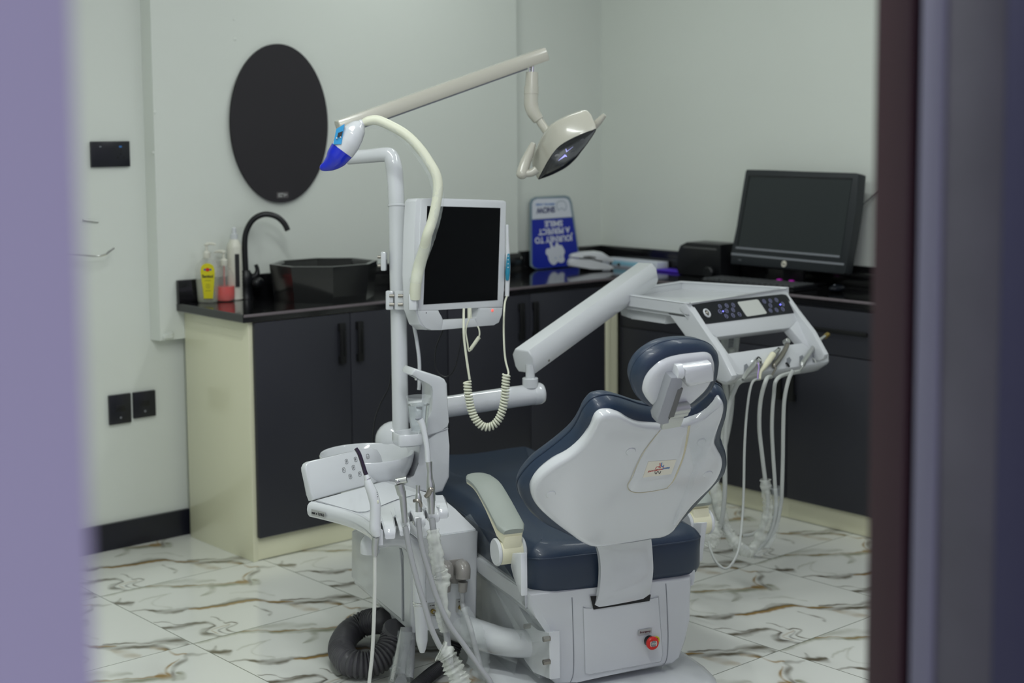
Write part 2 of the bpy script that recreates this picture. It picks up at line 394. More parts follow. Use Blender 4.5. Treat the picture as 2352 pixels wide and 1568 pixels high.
def build_floor():
    N = 160; pr = tile_print(N)
    vx, vc, fc = [], [], []; off = 0
    for i in range(-4, 6):
        for j in range(-1, 7):
            x0 = TX0 + TSZ * i; y0 = TY0 - TSZ * j
            if x0 > 0.3: continue
            n = N if (-1 <= i <= 4) else 8; st = N // n
            g = np.arange(n + 1) / n
            xs, ys = np.meshgrid(x0 + g * TSZ, y0 - g * TSZ, indexing='ij')
            vx.append(np.stack([xs, ys, np.zeros_like(xs)], -1).reshape(-1, 3)); vc.append(pr[::st, ::st].reshape(-1, 3))
            idx = np.arange((n + 1) * (n + 1)).reshape(n + 1, n + 1) + off
            fc.append(np.stack([idx[:-1, :-1], idx[:-1, 1:], idx[1:, 1:], idx[1:, :-1]], -1).reshape(-1, 4)); off += (n + 1) ** 2
    vx = np.concatenate(vx); vc = np.concatenate(vc); fc = np.concatenate(fc)
    me = bpy.data.meshes.new('floor')
    me.vertices.add(len(vx)); me.vertices.foreach_set('co', vx.astype(np.float32).ravel())
    me.loops.add(fc.size); me.loops.foreach_set('vertex_index', fc.ravel().astype(np.int32))
    me.polygons.add(len(fc)); me.polygons.foreach_set('loop_start', (np.arange(len(fc)) * 4).astype(np.int32))
    me.update(calc_edges=True)
    ca = me.color_attributes.new('marble_print', 'FLOAT_COLOR', 'POINT')
    ca.data.foreach_set('color', np.concatenate([vc, np.ones((len(vc), 1))], 1).astype(np.float32).ravel())
    m = bpy.data.materials.new('marble_tiles'); m.use_nodes = True; nt = m.node_tree; b = nt.nodes['Principled BSDF']
    at = nt.nodes.new('ShaderNodeVertexColor'); at.layer_name = 'marble_print'
    tc = nt.nodes.new('ShaderNodeTexCoord'); sx = nt.nodes.new('ShaderNodeSeparateXYZ'); nt.links.new(tc.outputs['Object'], sx.inputs[0])
    def mth(op, a, bb=None):
        n = nt.nodes.new('ShaderNodeMath'); n.operation = op
        for k, q in enumerate((a, bb)):
            if q is None: continue
            if isinstance(q, (int, float)): n.inputs[k].default_value = q
            else: nt.links.new(q, n.inputs[k])
        return n.outputs[0]
    ds = []
    for ax, o in ((0, TX0), (1, TY0)):
        a = mth('ADD', mth('DIVIDE', mth('SUBTRACT', sx.outputs[ax], o), TSZ), 50.5)
        ds.append(mth('ABSOLUTE', mth('SUBTRACT', mth('FRACT', a), 0.5)))
    d = mth('MINIMUM', ds[0], ds[1]); gm = mth('LESS_THAN', d, 0.0024)
    mx = nt.nodes.new('ShaderNodeMix'); mx.data_type = 'RGBA'; nt.links.new(gm, mx.inputs[0]); nt.links.new(at.outputs['Color'], mx.inputs[6])
    mx.inputs[7].default_value = lin((112, 118, 104)) + (1,)
    nt.links.new(mx.outputs[2], b.inputs['Base Color'])
    b.inputs['Roughness'].default_value = 0.16; b.inputs['Coat Weight'].default_value = 0.25; b.inputs['Coat Roughness'].default_value = 0.05
    me.materials.append(m)
    o = bpy.data.objects.new('floor', me); COL.objects.link(o); o['kind'] = 'structure'
build_floor()

# ---------------------------------------------------------------- room shell
XL = -4.95
PX0, PX1 = -2.245, -0.549      # furred wall panel behind the mirror
m = MB(); m.bb(XL, 0.12, 0.05, 0.2, 0, CEIL); struct('wall_back', m, WALL)
m = MB(); m.slab([V(PX0 - 0.012, 0.0495, 0.735), V(PX0, 0, 0.735), V(PX1, 0, 0.735), V(PX1, 0.0495, 0.735)], V(0, 0, CEIL - 0.735))
for q in range(9): m.ball((PX0 + 0.02 + 0.03 * random.random(), -0.002, 0.745 + 0.012 * random.random()), 0.012, 1.2, 0.5, 0.7)
for (uu, vv, r) in [(355, 258, .007), (540, 90, .006), (538, 45, .005), (352, 350, .005), (1195, 592, .008)]:
    m.ball(Q(uu, vv, V(0, 0, 0), V(0, 1, 0)), r, 1, 0.4, 1)
struct('wall_back_panel', m, WALL)
m = MB(); m.bb(0.0, 0.12, -4.2, 0.05, 0, CEIL); struct('wall_right', m, WALL)
m = MB(); m.bb(XL - 0.1, XL, -4.0, 0.2, 0, CEIL); struct('wall_left', m, WALL)
m = MB(); m.bb(XL - 0.1, 0.12, -4.2, 0.2, CEIL, CEIL + 0.1); struct('ceiling', m, CEILM)
JL, JR = -4.466, -3.535
m = MB(); m.bb(XL - 0.6, JL, -4.2, -4.0, 0, CEIL, 0.004); struct('wall_front', m, JAMBM)
m = MB(); m.bb(JR + 0.02, 0.12, -4.2, -4.0, 0, CEIL); m.bb(JL, JR + 0.02, -4.2, -4.0, 2.15, CEIL)
m.bb(JR + 0.02, 0.12, -5.2, -4.2, 0, CEIL); struct('wall_front_right', m, JAMBM)
m = MB(); m.bb(XL, -2.13, 0.035, 0.05, 0.0, 0.095); struct('baseboard_back', m, SKIRT)
# doorway lining on the right: maroon frame, pale strip, dirty grey jamb, navy edge
m = MB(); m.bb(JR, JR + 0.03, -4.034, -3.99, 0, 2.15, 0.004); struct('door_1', m, WOODM)
for nm, y0, y1, x0, mm in (('trim_1', -4.041, -4.034, JR + 0.014, DARKH), ('trim_2', -4.068, -4.041, JR + 0.004, STRIPM), ('trim_3', -4.132, -4.068, JR + 0.008, GREYM), ('trim_4', -4.20, -4.132, JR + 0.006, NAVYM)):
    m = MB(); m.bb(x0, JR + 0.03, y0, y1, 0, 2.15, 0.002); struct(nm, m, mm)
# lamps on the ceiling, the one by the doorway an added fill
for k, ((lx, ly), sx_, sy2, pw) in enumerate(LAMPS):
    t = thing('ceiling_lamp', ['long white tube lamp on the ceiling nearest the oval mirror', 'long white tube lamp on the ceiling above the dental unit', 'long white tube lamp on the ceiling over the right cabinets', 'added fill lamp, a long white tube on the ceiling just inside the doorway'][k], 'lamp', (lx, ly, CEIL - 0.07), 'ceiling lamps')
    m = MB(); m.bb(lx - sx_ / 2 - 0.02, lx + sx_ / 2 + 0.02, ly - sy2 / 2 - 0.02, ly + sy2 / 2 + 0.02, CEIL - 0.05, CEIL, 0.004); obj('housing', m, WHITE, t)
    m = MB(); m.bb(lx - sx_ / 2, lx + sx_ / 2, ly - sy2 / 2, ly + sy2 / 2, CEIL - 0.07, CEIL - 0.05, 0.003); obj('diffuser', m, LAMPE, t)

# ---------------------------------------------------------------- cabinets
HC, YF, XF, XE = 0.835, -0.44, -0.355, -2.148      # carcass top, fronts of the two runs, free end
def handle_bar(x, z0, z1, par, face='y', y=None):
    """flat recessed-looking black pull: backplate with two standoffs and a bar"""
    h = MB()
    if face == 'y':
        h.bb(x - 0.014, x + 0.014, y - 0.0295, y - 0.0185, z0, z0 + 0.028, 0.003); h.bb(x - 0.014, x + 0.014, y - 0.0295, y - 0.0185, z1 - 0.028, z1, 0.003)
        h.bb(x - 0.012, x + 0.012, y - 0.034, y - 0.028, z0, z1, 0.002); h.bb(x + 0.001, x + 0.010, y - 0.038, y - 0.033, z0 + 0.028, z1 - 0.028, 0.002)
    else:
        h.bb(y - 0.030, y - 0.0185, x - 0.014, x + 0.014, z0, z0 + 0.028, 0.003); h.bb(y - 0.030, y - 0.0185, x - 0.014, x + 0.014, z1 - 0.028, z1, 0.003)
        h.bb(y - 0.036, y - 0.028, x - 0.011, x + 0.011, z0, z1, 0.002)
    return obj('handle', h, DARKH, par)
def run_a(x0, x1, mid, label, hx, end_panel):
    t = thing('base_cabinet', label, 'cabinet', ((x0 + x1) / 2, YF / 2, 0), 'charcoal base cabinets')
    m = MB(); m.bb(x0 + 0.018, x1, YF + 0.002, -0.003, 0.085, HC); obj('carcass', m, CREAM, t)
    m = MB(); m.bb(x0 + 0.018, x1, YF + 0.002, YF + 0.02, 0.002, 0.086, 0.001); obj('plinth', m, CREAM, t)
    if end_panel:
        m = MB(); m.bb(x0, x0 + 0.018, YF - 0.002, -0.001, 0, HC, 0.001); obj('side_panel', m, CREAM, t)
    for a, b, h in ((x0 + (0.016 if end_panel else 0.002), mid - 0.0015, hx[0]), (mid + 0.0015, x1 - 0.002, hx[1])):
        m = MB(); m.bb(a, b, YF - 0.019, YF + 0.001, 0.083, HC - 0.003, 0.002); d = obj('door', m, DOOR, t)
        handle_bar(h, 0.655, 0.80, d, 'y', YF)
    return t
run_a(XE, -1.30, -1.742, 'two-door charcoal cabinet under the black wash basin with cream end panel', (-1.782, -1.706), True)
run_a(-1.299, -0.47, -0.885, 'two-door charcoal cabinet behind the white delivery arm, right of the sink cabinet', (-0.935, -0.863), False)
t = thing('filler_panel', 'narrow cream upright board in the inner corner between the two cabinet runs', 'panel', (-0.42, YF, 0))
m = MB(); m.bb(-0.469, -0.443, YF - 0.018, YF + 0.3, 0.0, HC, 0.001); obj('front_edge', m, CREAM, t, 'paler narrow edge strip')
m = MB(); m.bb(-0.443, -0.385, YF - 0.004, YF + 0.3, 0.0, HC, 0.001); obj('board', m, CREAM, t)
def run_b(y0, y1, label, mids, dr, hds):
    t = thing('drawer_cabinet', label, 'cabinet', (XF / 2, (y0 + y1) / 2, 0), 'charcoal base cabinets')
    m = MB(); m.bb(XF + 0.002, -0.002, y1, y0, 0.085, HC); obj('carcass', m, DOOR, t)
    m = MB(); m.bb(XF + 0.002, XF + 0.02, y1, y0, 0.002, 0.086, 0.001); obj('plinth', m, CREAM, t)
    m = MB(); m.bb(XF - 0.019, XF + 0.001, y1 + 0.0015, y0 - 0.0015, 0.655, HC - 0.012, 0.002); d = obj('drawer', m, DOOR, t)
    h = MB(); h.bb(XF - 0.030, XF - 0.018, dr - 0.12, dr + 0.12, 0.738, 0.752, 0.003); obj('drawer_handle', h, DARKH, d)
    ys = [y0] + mids + [y1]
    for k in range(len(ys) - 1):
        m = MB(); m.bb(XF - 0.019, XF + 0.001, ys[k + 1] + 0.0015, ys[k] - 0.0015, 0.083, 0.652, 0.002); d = obj('door', m, DOOR, t)
        handle_bar(hds[k], 0.46, 0.61, d, 'x', XF)
    return t
run_b(-0.445, -1.34, 'charcoal cabinet with drawer behind the dental tray, left of the last one', [-0.89], -0.9, [-0.86, -1.31])
run_b(-1.341, -2.25, 'charcoal cabinet with drawer nearest the doorway, behind the hanging hoses', [-1.80], -1.585, [-1.371, -1.83])
# worktop
WT = 0.865
t = thing('worktop', 'L-shaped glossy black granite worktop with low upstand along both walls', 'worktop', (-1, -0.2, HC))
def lpoly(o, ox): return [V(XE - ox, -0.001, 0), V(XE - ox, YF - o, 0), V(XF - o, YF - o, 0), V(XF - o, -2.3, 0), V(-0.002, -2.3, 0), V(-0.002, 0.049, 0), V(PX1 + 0.001, 0.049, 0), V(PX1 + 0.001, -0.001, 0)]
m = MB(); m.slab([p + ZA * (HC + 0.0005) for p in lpoly(0.02, 0.03)], ZA * (WT - HC - 0.0005), 0.003, 1, True); obj('slab', m, GRAN, t)
m = MB(); m.bb(XE - 0.028, XF - 0.02, YF - 0.0245, YF - 0.0195, WT - 0.011, WT - 0.001, 0.002); m.bb(XF - 0.0245, XF - 0.0195, -2.3, YF - 0.02, WT - 0.011, WT - 0.001, 0.002)
obj('edge_highlight', m, GRANE, t, 'paler bevelled front edge with its highlight painted in')  # thin strip that paints the bright line on the worktop edge
m = MB(); m.bb(XE - 0.03, PX1, -0.021, -0.001, WT, 0.948, 0.002); m.bb(PX1, -0.022, 0.028, 0.049, WT, 0.948, 0.002); m.bb(-0.022, -0.002, -2.3, 0.049, WT, 0.948, 0.002)
obj('upstand', m, GRAN, t)

# ---------------------------------------------------------------- basin, tap, bottles
def octo(c, rx, ry, z, rot=0.39):
    return [V(c[0] + rx * math.cos(rot + k * PI / 4), c[1] + ry * math.sin(rot + k * PI / 4), z) for k in range(8)]
bc = (-1.70, -0.235)
t = thing('wash_basin', 'octagonal black ceramic wash basin on the black worktop', 'basin', (bc[0], bc[1], WT))
m = MB(); rings = [octo(bc, .187, .177, WT), octo(bc, .195, .184, WT + .06), octo(bc, .203, .19, WT + .127), octo(bc, .203, .19, WT + .132), octo(bc, .188, .175, WT + .132), octo(bc, .18, .167, WT + .125), octo(bc, .15, .138, WT + .03), octo(bc, .03, .03, WT + .02)]
m.loft(rings); obj('bowl', m, BASIN, t, sharp=20)
m = MB(); m.disc(V(bc[0], bc[1], WT + .021), ZA, 0.022, .004, 24, .001); obj('drain', m, CHROME, t)
tb = V(-1.925, -0.06, WT)
t = thing('basin_tap', 'tall matte black gooseneck tap beside the black basin', 'tap', tb)
m = MB(); m.lathe(tb, ZA, [(.026, 0), (.026, .004), (.022, .012), (.021, .05), (.024, .055), (.024, .09), (.017, .10), (.016, .105)], 24); obj('body', m, BLACK, t)
tp = [Q(uu, vv, tb + V(0, 0, 0), V(-.5, -.86, 0)) for uu, vv in [(564, 632), (562, 560), (567, 528), (583, 503), (608, 492), (634, 497), (652, 512), (661, 529)]]
tp[0] = V(tb.x, tb.y, tp[0].z)
m = MB(); m.tube(tp, 0.0105, 14, 6); obj('spout', m, BLACK, t)
m = MB(); m.tube([tb + V(.01, -.005, .075), tb + V(.035, -.012, .085), tb + V(.04, -.014, .105), tb + V(.035, -.012, .125)], [.014, .012, .008, .007], 12); obj('lever', m, BLACK, t)
m = MB(); m.ball(tb + V(.03, -.03, .06), .02, 1.2, 1, 1); obj('cartridge', m, BLACK, m and t)
def pump(t, c, ztop, cm, dirv):
    m = MB(); m.lathe(c, ZA, [(.012, 0), (.013, .002), (.013, .02), (.009, .024), (.0045, .026), (.0045, .045)], 18); obj('collar', m, cm, t)
    m = MB(); q = c + ZA * .045; m.disc(q, ZA, .009, .008, 16, .002); m.tube([q + ZA * .006, q + dirv * .02 + ZA * .007, q + dirv * .034 + ZA * .003], [.006, .005, .003], 10, 4); obj('pump_head', m, cm, t)
c = V(-2.085, -0.062, WT)
t = thing('soap_bottle', 'clear pump bottle of soap with a tall yellow label, nearest the worktop end', 'bottle', c)
prof = [(.034, 0), (.037, .006), (.039, .03), (.043, .085), (.043, .115), (.034, .142), (.018, .157), (.012, .163)]
FW = V(-.69, -.72, 0).normalized(); SD = V(.72, -.69, 0).normalized()
m = MB(); m.loft([[c + ZA * h + SD * r * math.cos(2 * PI * k / 28) + FW * r * .72 * math.sin(2 * PI * k / 28) for k in range(28)] for r, h in prof]); obj('bottle_body', m, BOTC, t)
m = MB(); m.loft([[c + ZA * h + (SD * r * math.cos(2 * PI * k / 28) + FW * r * .72 * math.sin(2 * PI * k / 28)) * .93 for k in range(28)] for r, h in [(.034, .004), (.037, .008), (.039, .03), (.0425, .085)]]); obj('liquid', m, GEL, t)
lo = c + FW * .0318 + SD * .010
m = MB(); pts = [lo + SD * a * 1.25 + ZA * b for a, b in [(-.013, .018), (.013, .018), (.016, .05), (.020, .10), (.0205, .12), (.017, .135), (.009, .143), (-.001, .145), (-.011, .142), (-.018, .133), (-.0205, .118), (-.019, .095), (-.015, .05)]]
m.slab(pts, FW * .0012); lab = obj('label', m, YEL, t)
text(None, 'Sanitol', lo + FW * .0014 + ZA * .098 - SD * .0005, SD, ZA, .0150, INK, lab, 'brand_lettering', weight=.0004)
m = MB(); m.slab([lo + FW * .0013 + SD * a + ZA * b for a, b in [(-.014, .119), (.014, .119), (.014, .125), (-.014, .125)]], FW * .0004); obj('label_stripe', m, SIGNB, lab)
m = MB(); m.disc(lo + FW * .0014 + ZA * .122, FW, .007, .0006, 20); obj('label_emblem', m, RED, lab)
for zz, ww in ((.082, .011), (.068, .007), (.062, .009), (.056, .007), (.045, .010)):
    m = MB(); m.slab([lo + FW * .0013 + SD * a + ZA * b for a, b in [(-ww, zz), (ww, zz), (ww, zz + .0022), (-ww, zz + .0022)]], FW * .0003); obj('label_line', m, mat('olive_ink', (150, 145, 40), .6) if zz == .082 else bpy.data.materials['olive_ink'], lab)
pump(t, c + ZA * .161, 0, WHITE2, SD)
c = V(-2.02, -0.068, WT)
t = thing('soap_bottle', 'pump bottle half full of red liquid, between the yellow-labelled bottle and tap', 'bottle', c)
prof = [(.030, 0), (.036, .006), (.037, .03), (.037, .07), (.033, .10), (.02, .125), (.012, .132)]
m = MB(); m.lathe(c, ZA, prof, 24); obj('bottle_body', m, BOTC, t)
m = MB(); m.lathe(c, ZA, [(.030, .003), (.0352, .01), (.036, .03), (.036, .055)], 24); obj('liquid', m, REDL, t)
m = MB(); m.tube([c + ZA * .02, c + ZA * .14], .0025, 8, 1); obj('dip_tube', m, INKR, t)
pump(t, c + ZA * .130, 0, WHITE2, -SD)
c = V(-1.968, -0.055, WT)
t = thing('disinfectant_bottle', 'tall white ribbed bottle with white cap, standing just behind the black tap', 'bottle', c)
prof = [(.024, 0), (.027, .004)]
for k in range(14): prof += [(.027, .008 + k * .0125), (.0257, .014 + k * .0125)]
prof += [(.027, .19), (.024, .205), (.014, .222), (.011, .226)]
m = MB(); m.lathe(c, ZA, prof, 24); obj('bottle_body', m, WHITE2, t)
m = MB(); m.lathe(c, ZA, [(.014, .222), (.014, .24), (.009, .243), (.008, .262), (.004, .266)], 18); obj('cap', m, WHITE, t)
m = MB(); m.slab([c + FW * .0275 + SD * a + ZA * b for a, b in [(.008, .05), (.024, .05), (.024, .17), (.008, .17)]], FW * .001); obj('label', m, INK, t, 'dark label')

# ---------------------------------------------------------------- oval board, switch plates, towel hook
YW = -0.001
t = thing('oval_mirror', 'large upright black oval mirror hung on the wall above the sink', 'mirror', (-1.736, YW, 1.506))
m = MB()
ell = [V(-1.736 + .211 * math.cos(a), YW - .004, 1.506 + .296 * math.sin(a)) for a in np.linspace(0, 2 * PI, 96, endpoint=False)]
m.slab(ell, V(0, -.012, 0), .002, 2, True); ov = obj('panel', m, MIRR, t)
q = Q(649, 448, V(0, YW - .0165, 0), V(0, 1, 0))
m = MB(); m.box(q, (.05, .0006, .022)); st = obj('sticker', m, mat('worn_sticker', (92, 88, 90), .4), t)
for a, b, c_, d in ((-.018, -.006, -.014, .007), (-.013, .003, .003, .007), (-.013, -.006, -.002, -.002), (.006, -.006, .010, .006), (.012, -.001, .020, .003)):
    m = MB(); m.bb(q.x + a, q.x + c_, q.y - .0009, q.y - .0003, q.z + b, q.z + d); obj('sticker_mark', m, LABELG, st)
def plate(u0, v0, u1, v1, label, y=.05, grp=None):
    a = Q(u0, v0, V(0, y, 0), V(0, 1, 0)); b = Q(u1, v1, V(0, y, 0), V(0, 1, 0))
    t = thing('wall_socket', label, 'socket', ((a.x + b.x) / 2, y, b.z), grp)
    m = MB(); m.bb(a.x, b.x, y - .013, y - .0005, b.z, a.z, .002); obj('faceplate', m, SOCK, t)
    return t, a, b
t, a, b = plate(205, 325, 296, 382, 'wide black double socket and switch plate high on the left wall', .05)
cx = b.x - .035
for dx, dz in ((0, .012), (-.011, -.012), (.011, -.012), (0, .0)):
    m = MB(); m.bb(cx + dx - .003, cx + dx + .003, .0365, .0378, (a.z + b.z) / 2 + dz - .004, (a.z + b.z) / 2 + dz + .004, .0005); obj('pin_hole', m, DARKH, t)
m = MB(); m.bb(cx - .006, cx + .004, .0362, .0378, a.z - .022, a.z - .016, .0006); obj('switch', m, INKB, t, 'blue rocker switch')
m = MB(); m.bb(a.x + .03, a.x + .038, .0365, .0378, a.z - .02, a.z - .016, .0005); obj('indicator', m, GREYP, t)
for (q4, lb) in (((247, 908, 299, 968), 'left of the two square black sockets low on the wall'), ((303, 901, 355, 953), 'right of the two square black sockets low on the wall')):
    t, a, b = plate(*q4, lb, .05, 'low square wall sockets')
    m = MB(); cx = (a.x + b.x) / 2
    m.bb(cx - .018, cx + .018, .0362, .0378, (a.z + b.z) / 2 - .008, (a.z + b.z) / 2 + .014, .001); obj('rocker', m, BLACK, t)
    m = MB(); m.disc(V(cx, .0375, b.z + .022), V(0, -1, 0), .004, .001, 14); obj('indicator', m, GREYP, t)
t = thing('wall_hook', 'thin bent chrome hook rail on the left wall below the double socket', 'hook', (-2.5, .05, 1.06))
m = MB(); m.tube([Q(uu, vv, V(0, .0, 0), V(0, 1, 0)) for uu, vv in [(150, 583), (190, 586), (222, 588), (240, 585), (250, 578), (262, 569)]], .0035, 8, 5); obj('rod', m, CHROME, t)
m = MB(); m.tube([Q(150, 583, V(0, .0, 0), V(0, 1, 0)), Q(150, 583, V(0, .0, 0), V(0, 1, 0)) + V(0, .05, 0)], .006, 8, 1); obj('bracket', m, CHROME, t)
m = MB(); m.tube([Q(uu, vv, V(0, .045, 0), V(0, 1, 0)) for uu, vv in [(190, 505), (226, 509)]], .0035, 8, 1); tag(obj('wall_shadow_bar', m, SILVER), 'short thin grey bar standing in for a shadow on the left wall above the bent chrome hook', 'rod')  # grey bar put on the wall in place of a shadow

# ---------------------------------------------------------------- sign board leaning on the upstand, upside down
so = V(-0.30, 0.0, WT + .001); sn = V(0.0, -1, .10).normalized()     # board plane, leaning back
def SQ(u, v): return Q(u, v, V(-.3, -.005, WT), sn)
def crop4(x, y): return SQ(1200 + x * .15943, 430 + y * .15943)
t = thing('sign_board', 'blue and white sign board standing upside down against the back wall', 'sign', V(-.3, -.01, WT))
out = [crop4(*q) for q in [(120, 1130), (118, 1050), (112, 700), (115, 350), (112, 230), (135, 170), (190, 140), (400, 130), (620, 118), (680, 140), (712, 210), (740, 420), (790, 780), (815, 960), (825, 1110), (790, 1130), (500, 1150), (210, 1180), (160, 1165)]]
m = MB(); m.slab(out, -sn * .006, .001, 1, True); obj('board', m, SIGNE, t)
fr = sn * .0012
m = MB(); m.slab([crop4(*q) + fr for q in [(140, 460), (138, 240), (160, 190), (210, 165), (610, 155), (655, 175), (680, 230), (712, 425)]], -fr * .9); obj('white_field', m, SIGNW, t)
m = MB(); m.slab([crop4(*q) + fr for q in [(136, 470), (718, 434), (778, 800), (806, 1000), (812, 1105), (780, 1125), (220, 1170), (165, 1150), (140, 1100)]], -fr * .9); fb = obj('blue_field', m, SIGNB, t)
f2 = sn * .0016
def stext(body, x0, y0, x1, y1, h, mm, wgt=.0):
    a = crop4(x0, y0) + f2; b = crop4(x1, y1) + f2; xd = (b - a).normalized(); yd = sn.cross(xd)
    w_ = (a - b).length; sz = h * .15943 * (a - b).length / (math.hypot(x0 - x1, y0 - y1) * .15943)
    o = text(None, body, (a + b) / 2, xd, yd, sz * 1.0, mm, t, weight=wgt)
    xs = [(Vector(v.co) + WLOC[t.name] - (a + b) / 2).dot(xd) for v in o.data.vertices]; k = w_ / (max(xs) - min(xs)); c = (a + b) / 2 - WLOC[t.name]; mid = (max(xs) + min(xs)) / 2
    for v in o.data.vertices:
        d = (Vector(v.co) - c).dot(xd); v.co += xd * ((d - mid) * k - d)
stext('SMILE', 575, 510, 315, 525, 85, SIGNW, .0012)
stext('A PERFECT', 680, 605, 225, 645, 85, SIGNW, .0012)
stext('JOURNEY TO', 722, 720, 175, 765, 90, SIGNW, .0012)
stext('SNOW', 465, 315, 195, 335, 85, mat('dark_blue_ink', (60, 66, 110), .6), .0012)
stext('DENTAL CARE', 460, 240, 190, 250, 30, INKB, .0003)
tooth = [(445, 1118), (400, 1090), (372, 1040), (365, 990), (335, 960), (335, 905), (360, 880), (395, 880), (400, 840), (385, 800), (410, 790), (440, 850), (462, 855), (480, 800), (505, 795), (520, 830), (560, 835), (590, 880), (608, 930), (590, 990), (605, 1040), (585, 1080), (540, 1088), (510, 1070), (480, 1100)]
m = MB(); m.slab(catmull([crop4(*q) + f2 for q in tooth], 3, True), -sn * .0003); th = obj('tooth_picture', m, SIGNW, t)
for q in ((475, 1020), (545, 1000)):
    m = MB(); m.disc(crop4(*q) + f2, sn, .0028, .0004, 12); obj('picture_dot', m, INKB, th)
m = MB(); ring = [(500, 215), (560, 195), (610, 215), (630, 270), (610, 330), (560, 300), (510, 330), (490, 270)]
m.tube(catmull([crop4(*q) + f2 for q in ring], 4, True) + [crop4(*ring[0]) + f2], .0012, 6, 1); obj('tooth_outline', m, SIGNE, t)

# ---------------------------------------------------------------- things on the right counter
def CQ(u, v, z=WT): return Z(u, v, z)
# white hand-held sealer (stapler-like) + packets
a = CQ(1407, 622)
t = thing('hand_sealer', 'white stapler-shaped appliance lying beside the upside-down blue sign', 'appliance', a)
def SP(pts): return [Q(1200 + x * .15943, 430 + y * .15943, a, V(-.5, -.866, 0)) for x, y in pts]
dz = V(.45, .78, 0) * .05
m = MB(); m.slab(SP([(665, 1135), (675, 1070), (705, 1020), (850, 1040), (1000, 1045), (1150, 1085), (1280, 1130), (1330, 1170), (1300, 1198), (1000, 1180)]), dz, .004, 2); obj('lower_body', m, WHITE, t)
m = MB(); m.slab(SP([(690, 1012), (720, 965), (850, 935), (1050, 922), (1150, 935), (1250, 1000), (1330, 1050), (1300, 1085), (1230, 1080), (1120, 1040), (1000, 1030), (860, 1020)]), dz, .004, 2); obj('upper_lever', m, WHITE, t)
m = MB(); m.slab(SP([(870, 995), (960, 985), (1050, 1000), (1060, 1022), (960, 1025), (880, 1015)]), -dz * .03, 0); obj('slot', m, DGREY, t)
for q in ((1275, 1095), (1290, 1190), (1390, 1115)):
    m = MB(); m.ball(SP([q])[0] + dz * .1, .007); obj('pivot', m, BLACK, t)
c0 = CQ(1412, 600); c1 = V(-.06, -.42, WT)
t = thing('mask_box', 'flat white and light blue packet against the right wall behind the sealer', 'packet', V(-.06, -.25, WT))
m = MB(); m.bb(-.10, -.03, -.40, -.06, WT + .001, WT + .036, .002); obj('box', m, PAPER, t)
m = MB(); m.bb(-.1012, -.0998, -.33, -.12, WT + .009, WT + .028, .0003); obj('blue_band', m, PBLUE, t)
m = MB(); m.bb(-.12, -.045, -.555, -.41, WT + .001, WT + .010, .002); tag(obj('purple_folder', m, PURPLE), 'thin purple case lying on the worktop left of the black printer', 'case')
# black rounded box printer
pb = V(-.085, -.67, WT)
t = thing('label_printer', 'black rounded desktop printer on the counter left of the computer screen', 'printer', pb)
prt = [CQ(1577, 632)]
m = MB(); yy0, yy1 = -.565, -.81
sec = [V(0, yy1, WT + .002), V(0, yy1, WT + .14), V(0, yy0 - .055, WT + .14), V(0, yy0 - .02, WT + .125), V(0, yy0 - .004, WT + .095), V(0, yy0, WT + .02), V(0, yy0 - .01, WT + .002)]
m.slab([p + V(-.155, 0, 0) for p in sec], V(.125, 0, 0), .006, 2, True); obj('housing', m, BLACK, t)
m = MB(); m.bb(-.158, -.154, yy1 + .02, yy0 - .04, WT + .116, WT + .122, .0005); obj('paper_slot', m, DGREY, t)
m = MB(); m.disc(V(-.175, -.775, WT + .025), V(-1, 0, 0), .024, .02, 24, .004); m.bb(-.194, -.166, -.795, -.755, WT + .0005, WT + .006, .001)
tag(obj('desk_speaker', m, BLACK), 'small round black speaker in front of the printer beside the keyboard', 'speaker')
# computer: plane facing the keyboard, leaning back
mo = P(1800, 620, 5.90); mn = V(-1, .02, .17).normalized()
def MQ(u, v, off=0): return Q(u, v, mo, mn) + mn * off
def m5(x, y, off=0): return MQ(1550 + x * .21684, 370 + y * .21684, off)
t = thing('computer', 'black all-in-one computer screen standing on the right worktop', 'computer', V(-.12, -1.07, WT))
m = MB(); m.slab([m5(*q) for q in [(590, 1085), (600, 960), (655, 700), (700, 420), (748, 110), (760, 88), (1000, 95), (1400, 110), (1920, 125), (1950, 140), (1920, 480), (1870, 800), (1800, 1185), (1780, 1195)]], -mn * .045, .003, 2, True); hs = obj('housing', m, mat('charcoal_case', (38, 42, 46), .45), t)
m = MB(); m.slab([m5(q[0], q[1], .001) for q in [(665, 900), (790, 155), (1880, 185), (1760, 1005)]], mn * .0008); obj('screen', m, mat('dark_panel', (40, 46, 48), .35), t)
for pts in ([(665, 893), (672, 893), (797, 155), (788, 155)], [(785, 150), (1885, 180), (1882, 192), (786, 163)]):
    m = MB(); m.slab([m5(q[0], q[1], .0018) for q in pts], mn * .002); obj('screen_rim', m, BLACK, t)
for pts in ([(650, 905), (1750, 1000), (1746, 1022), (648, 925)], [(604, 970), (1795, 1082), (1792, 1104), (600, 992)]):
    m = MB(); m.slab([m5(q[0], q[1], .0008) for q in pts], mn * .0015); obj('trim_strip', m, GREYP, t)
q = m5(1158, 1088, .001); xd = (m5(1258, 1100) - m5(1058, 1080)).normalized(); yd = mn.cross(xd)
m = MB(); m.disc(q, mn, .0125, .0012, 28); lg = obj('emblem', m, LABELW, t)
text(None, 'hp', q + mn * .0014, xd, yd, .017, BLACK, lg, 'emblem_letters')
text(None, 'Intel', m5(690, 1045, .001), xd, yd, .009, GREYP, t, 'small_print')
m = MB(); m.disc(m5(1325, 125, .0005), mn, .0025, .0008, 12); obj('webcam', m, BLACK, t)
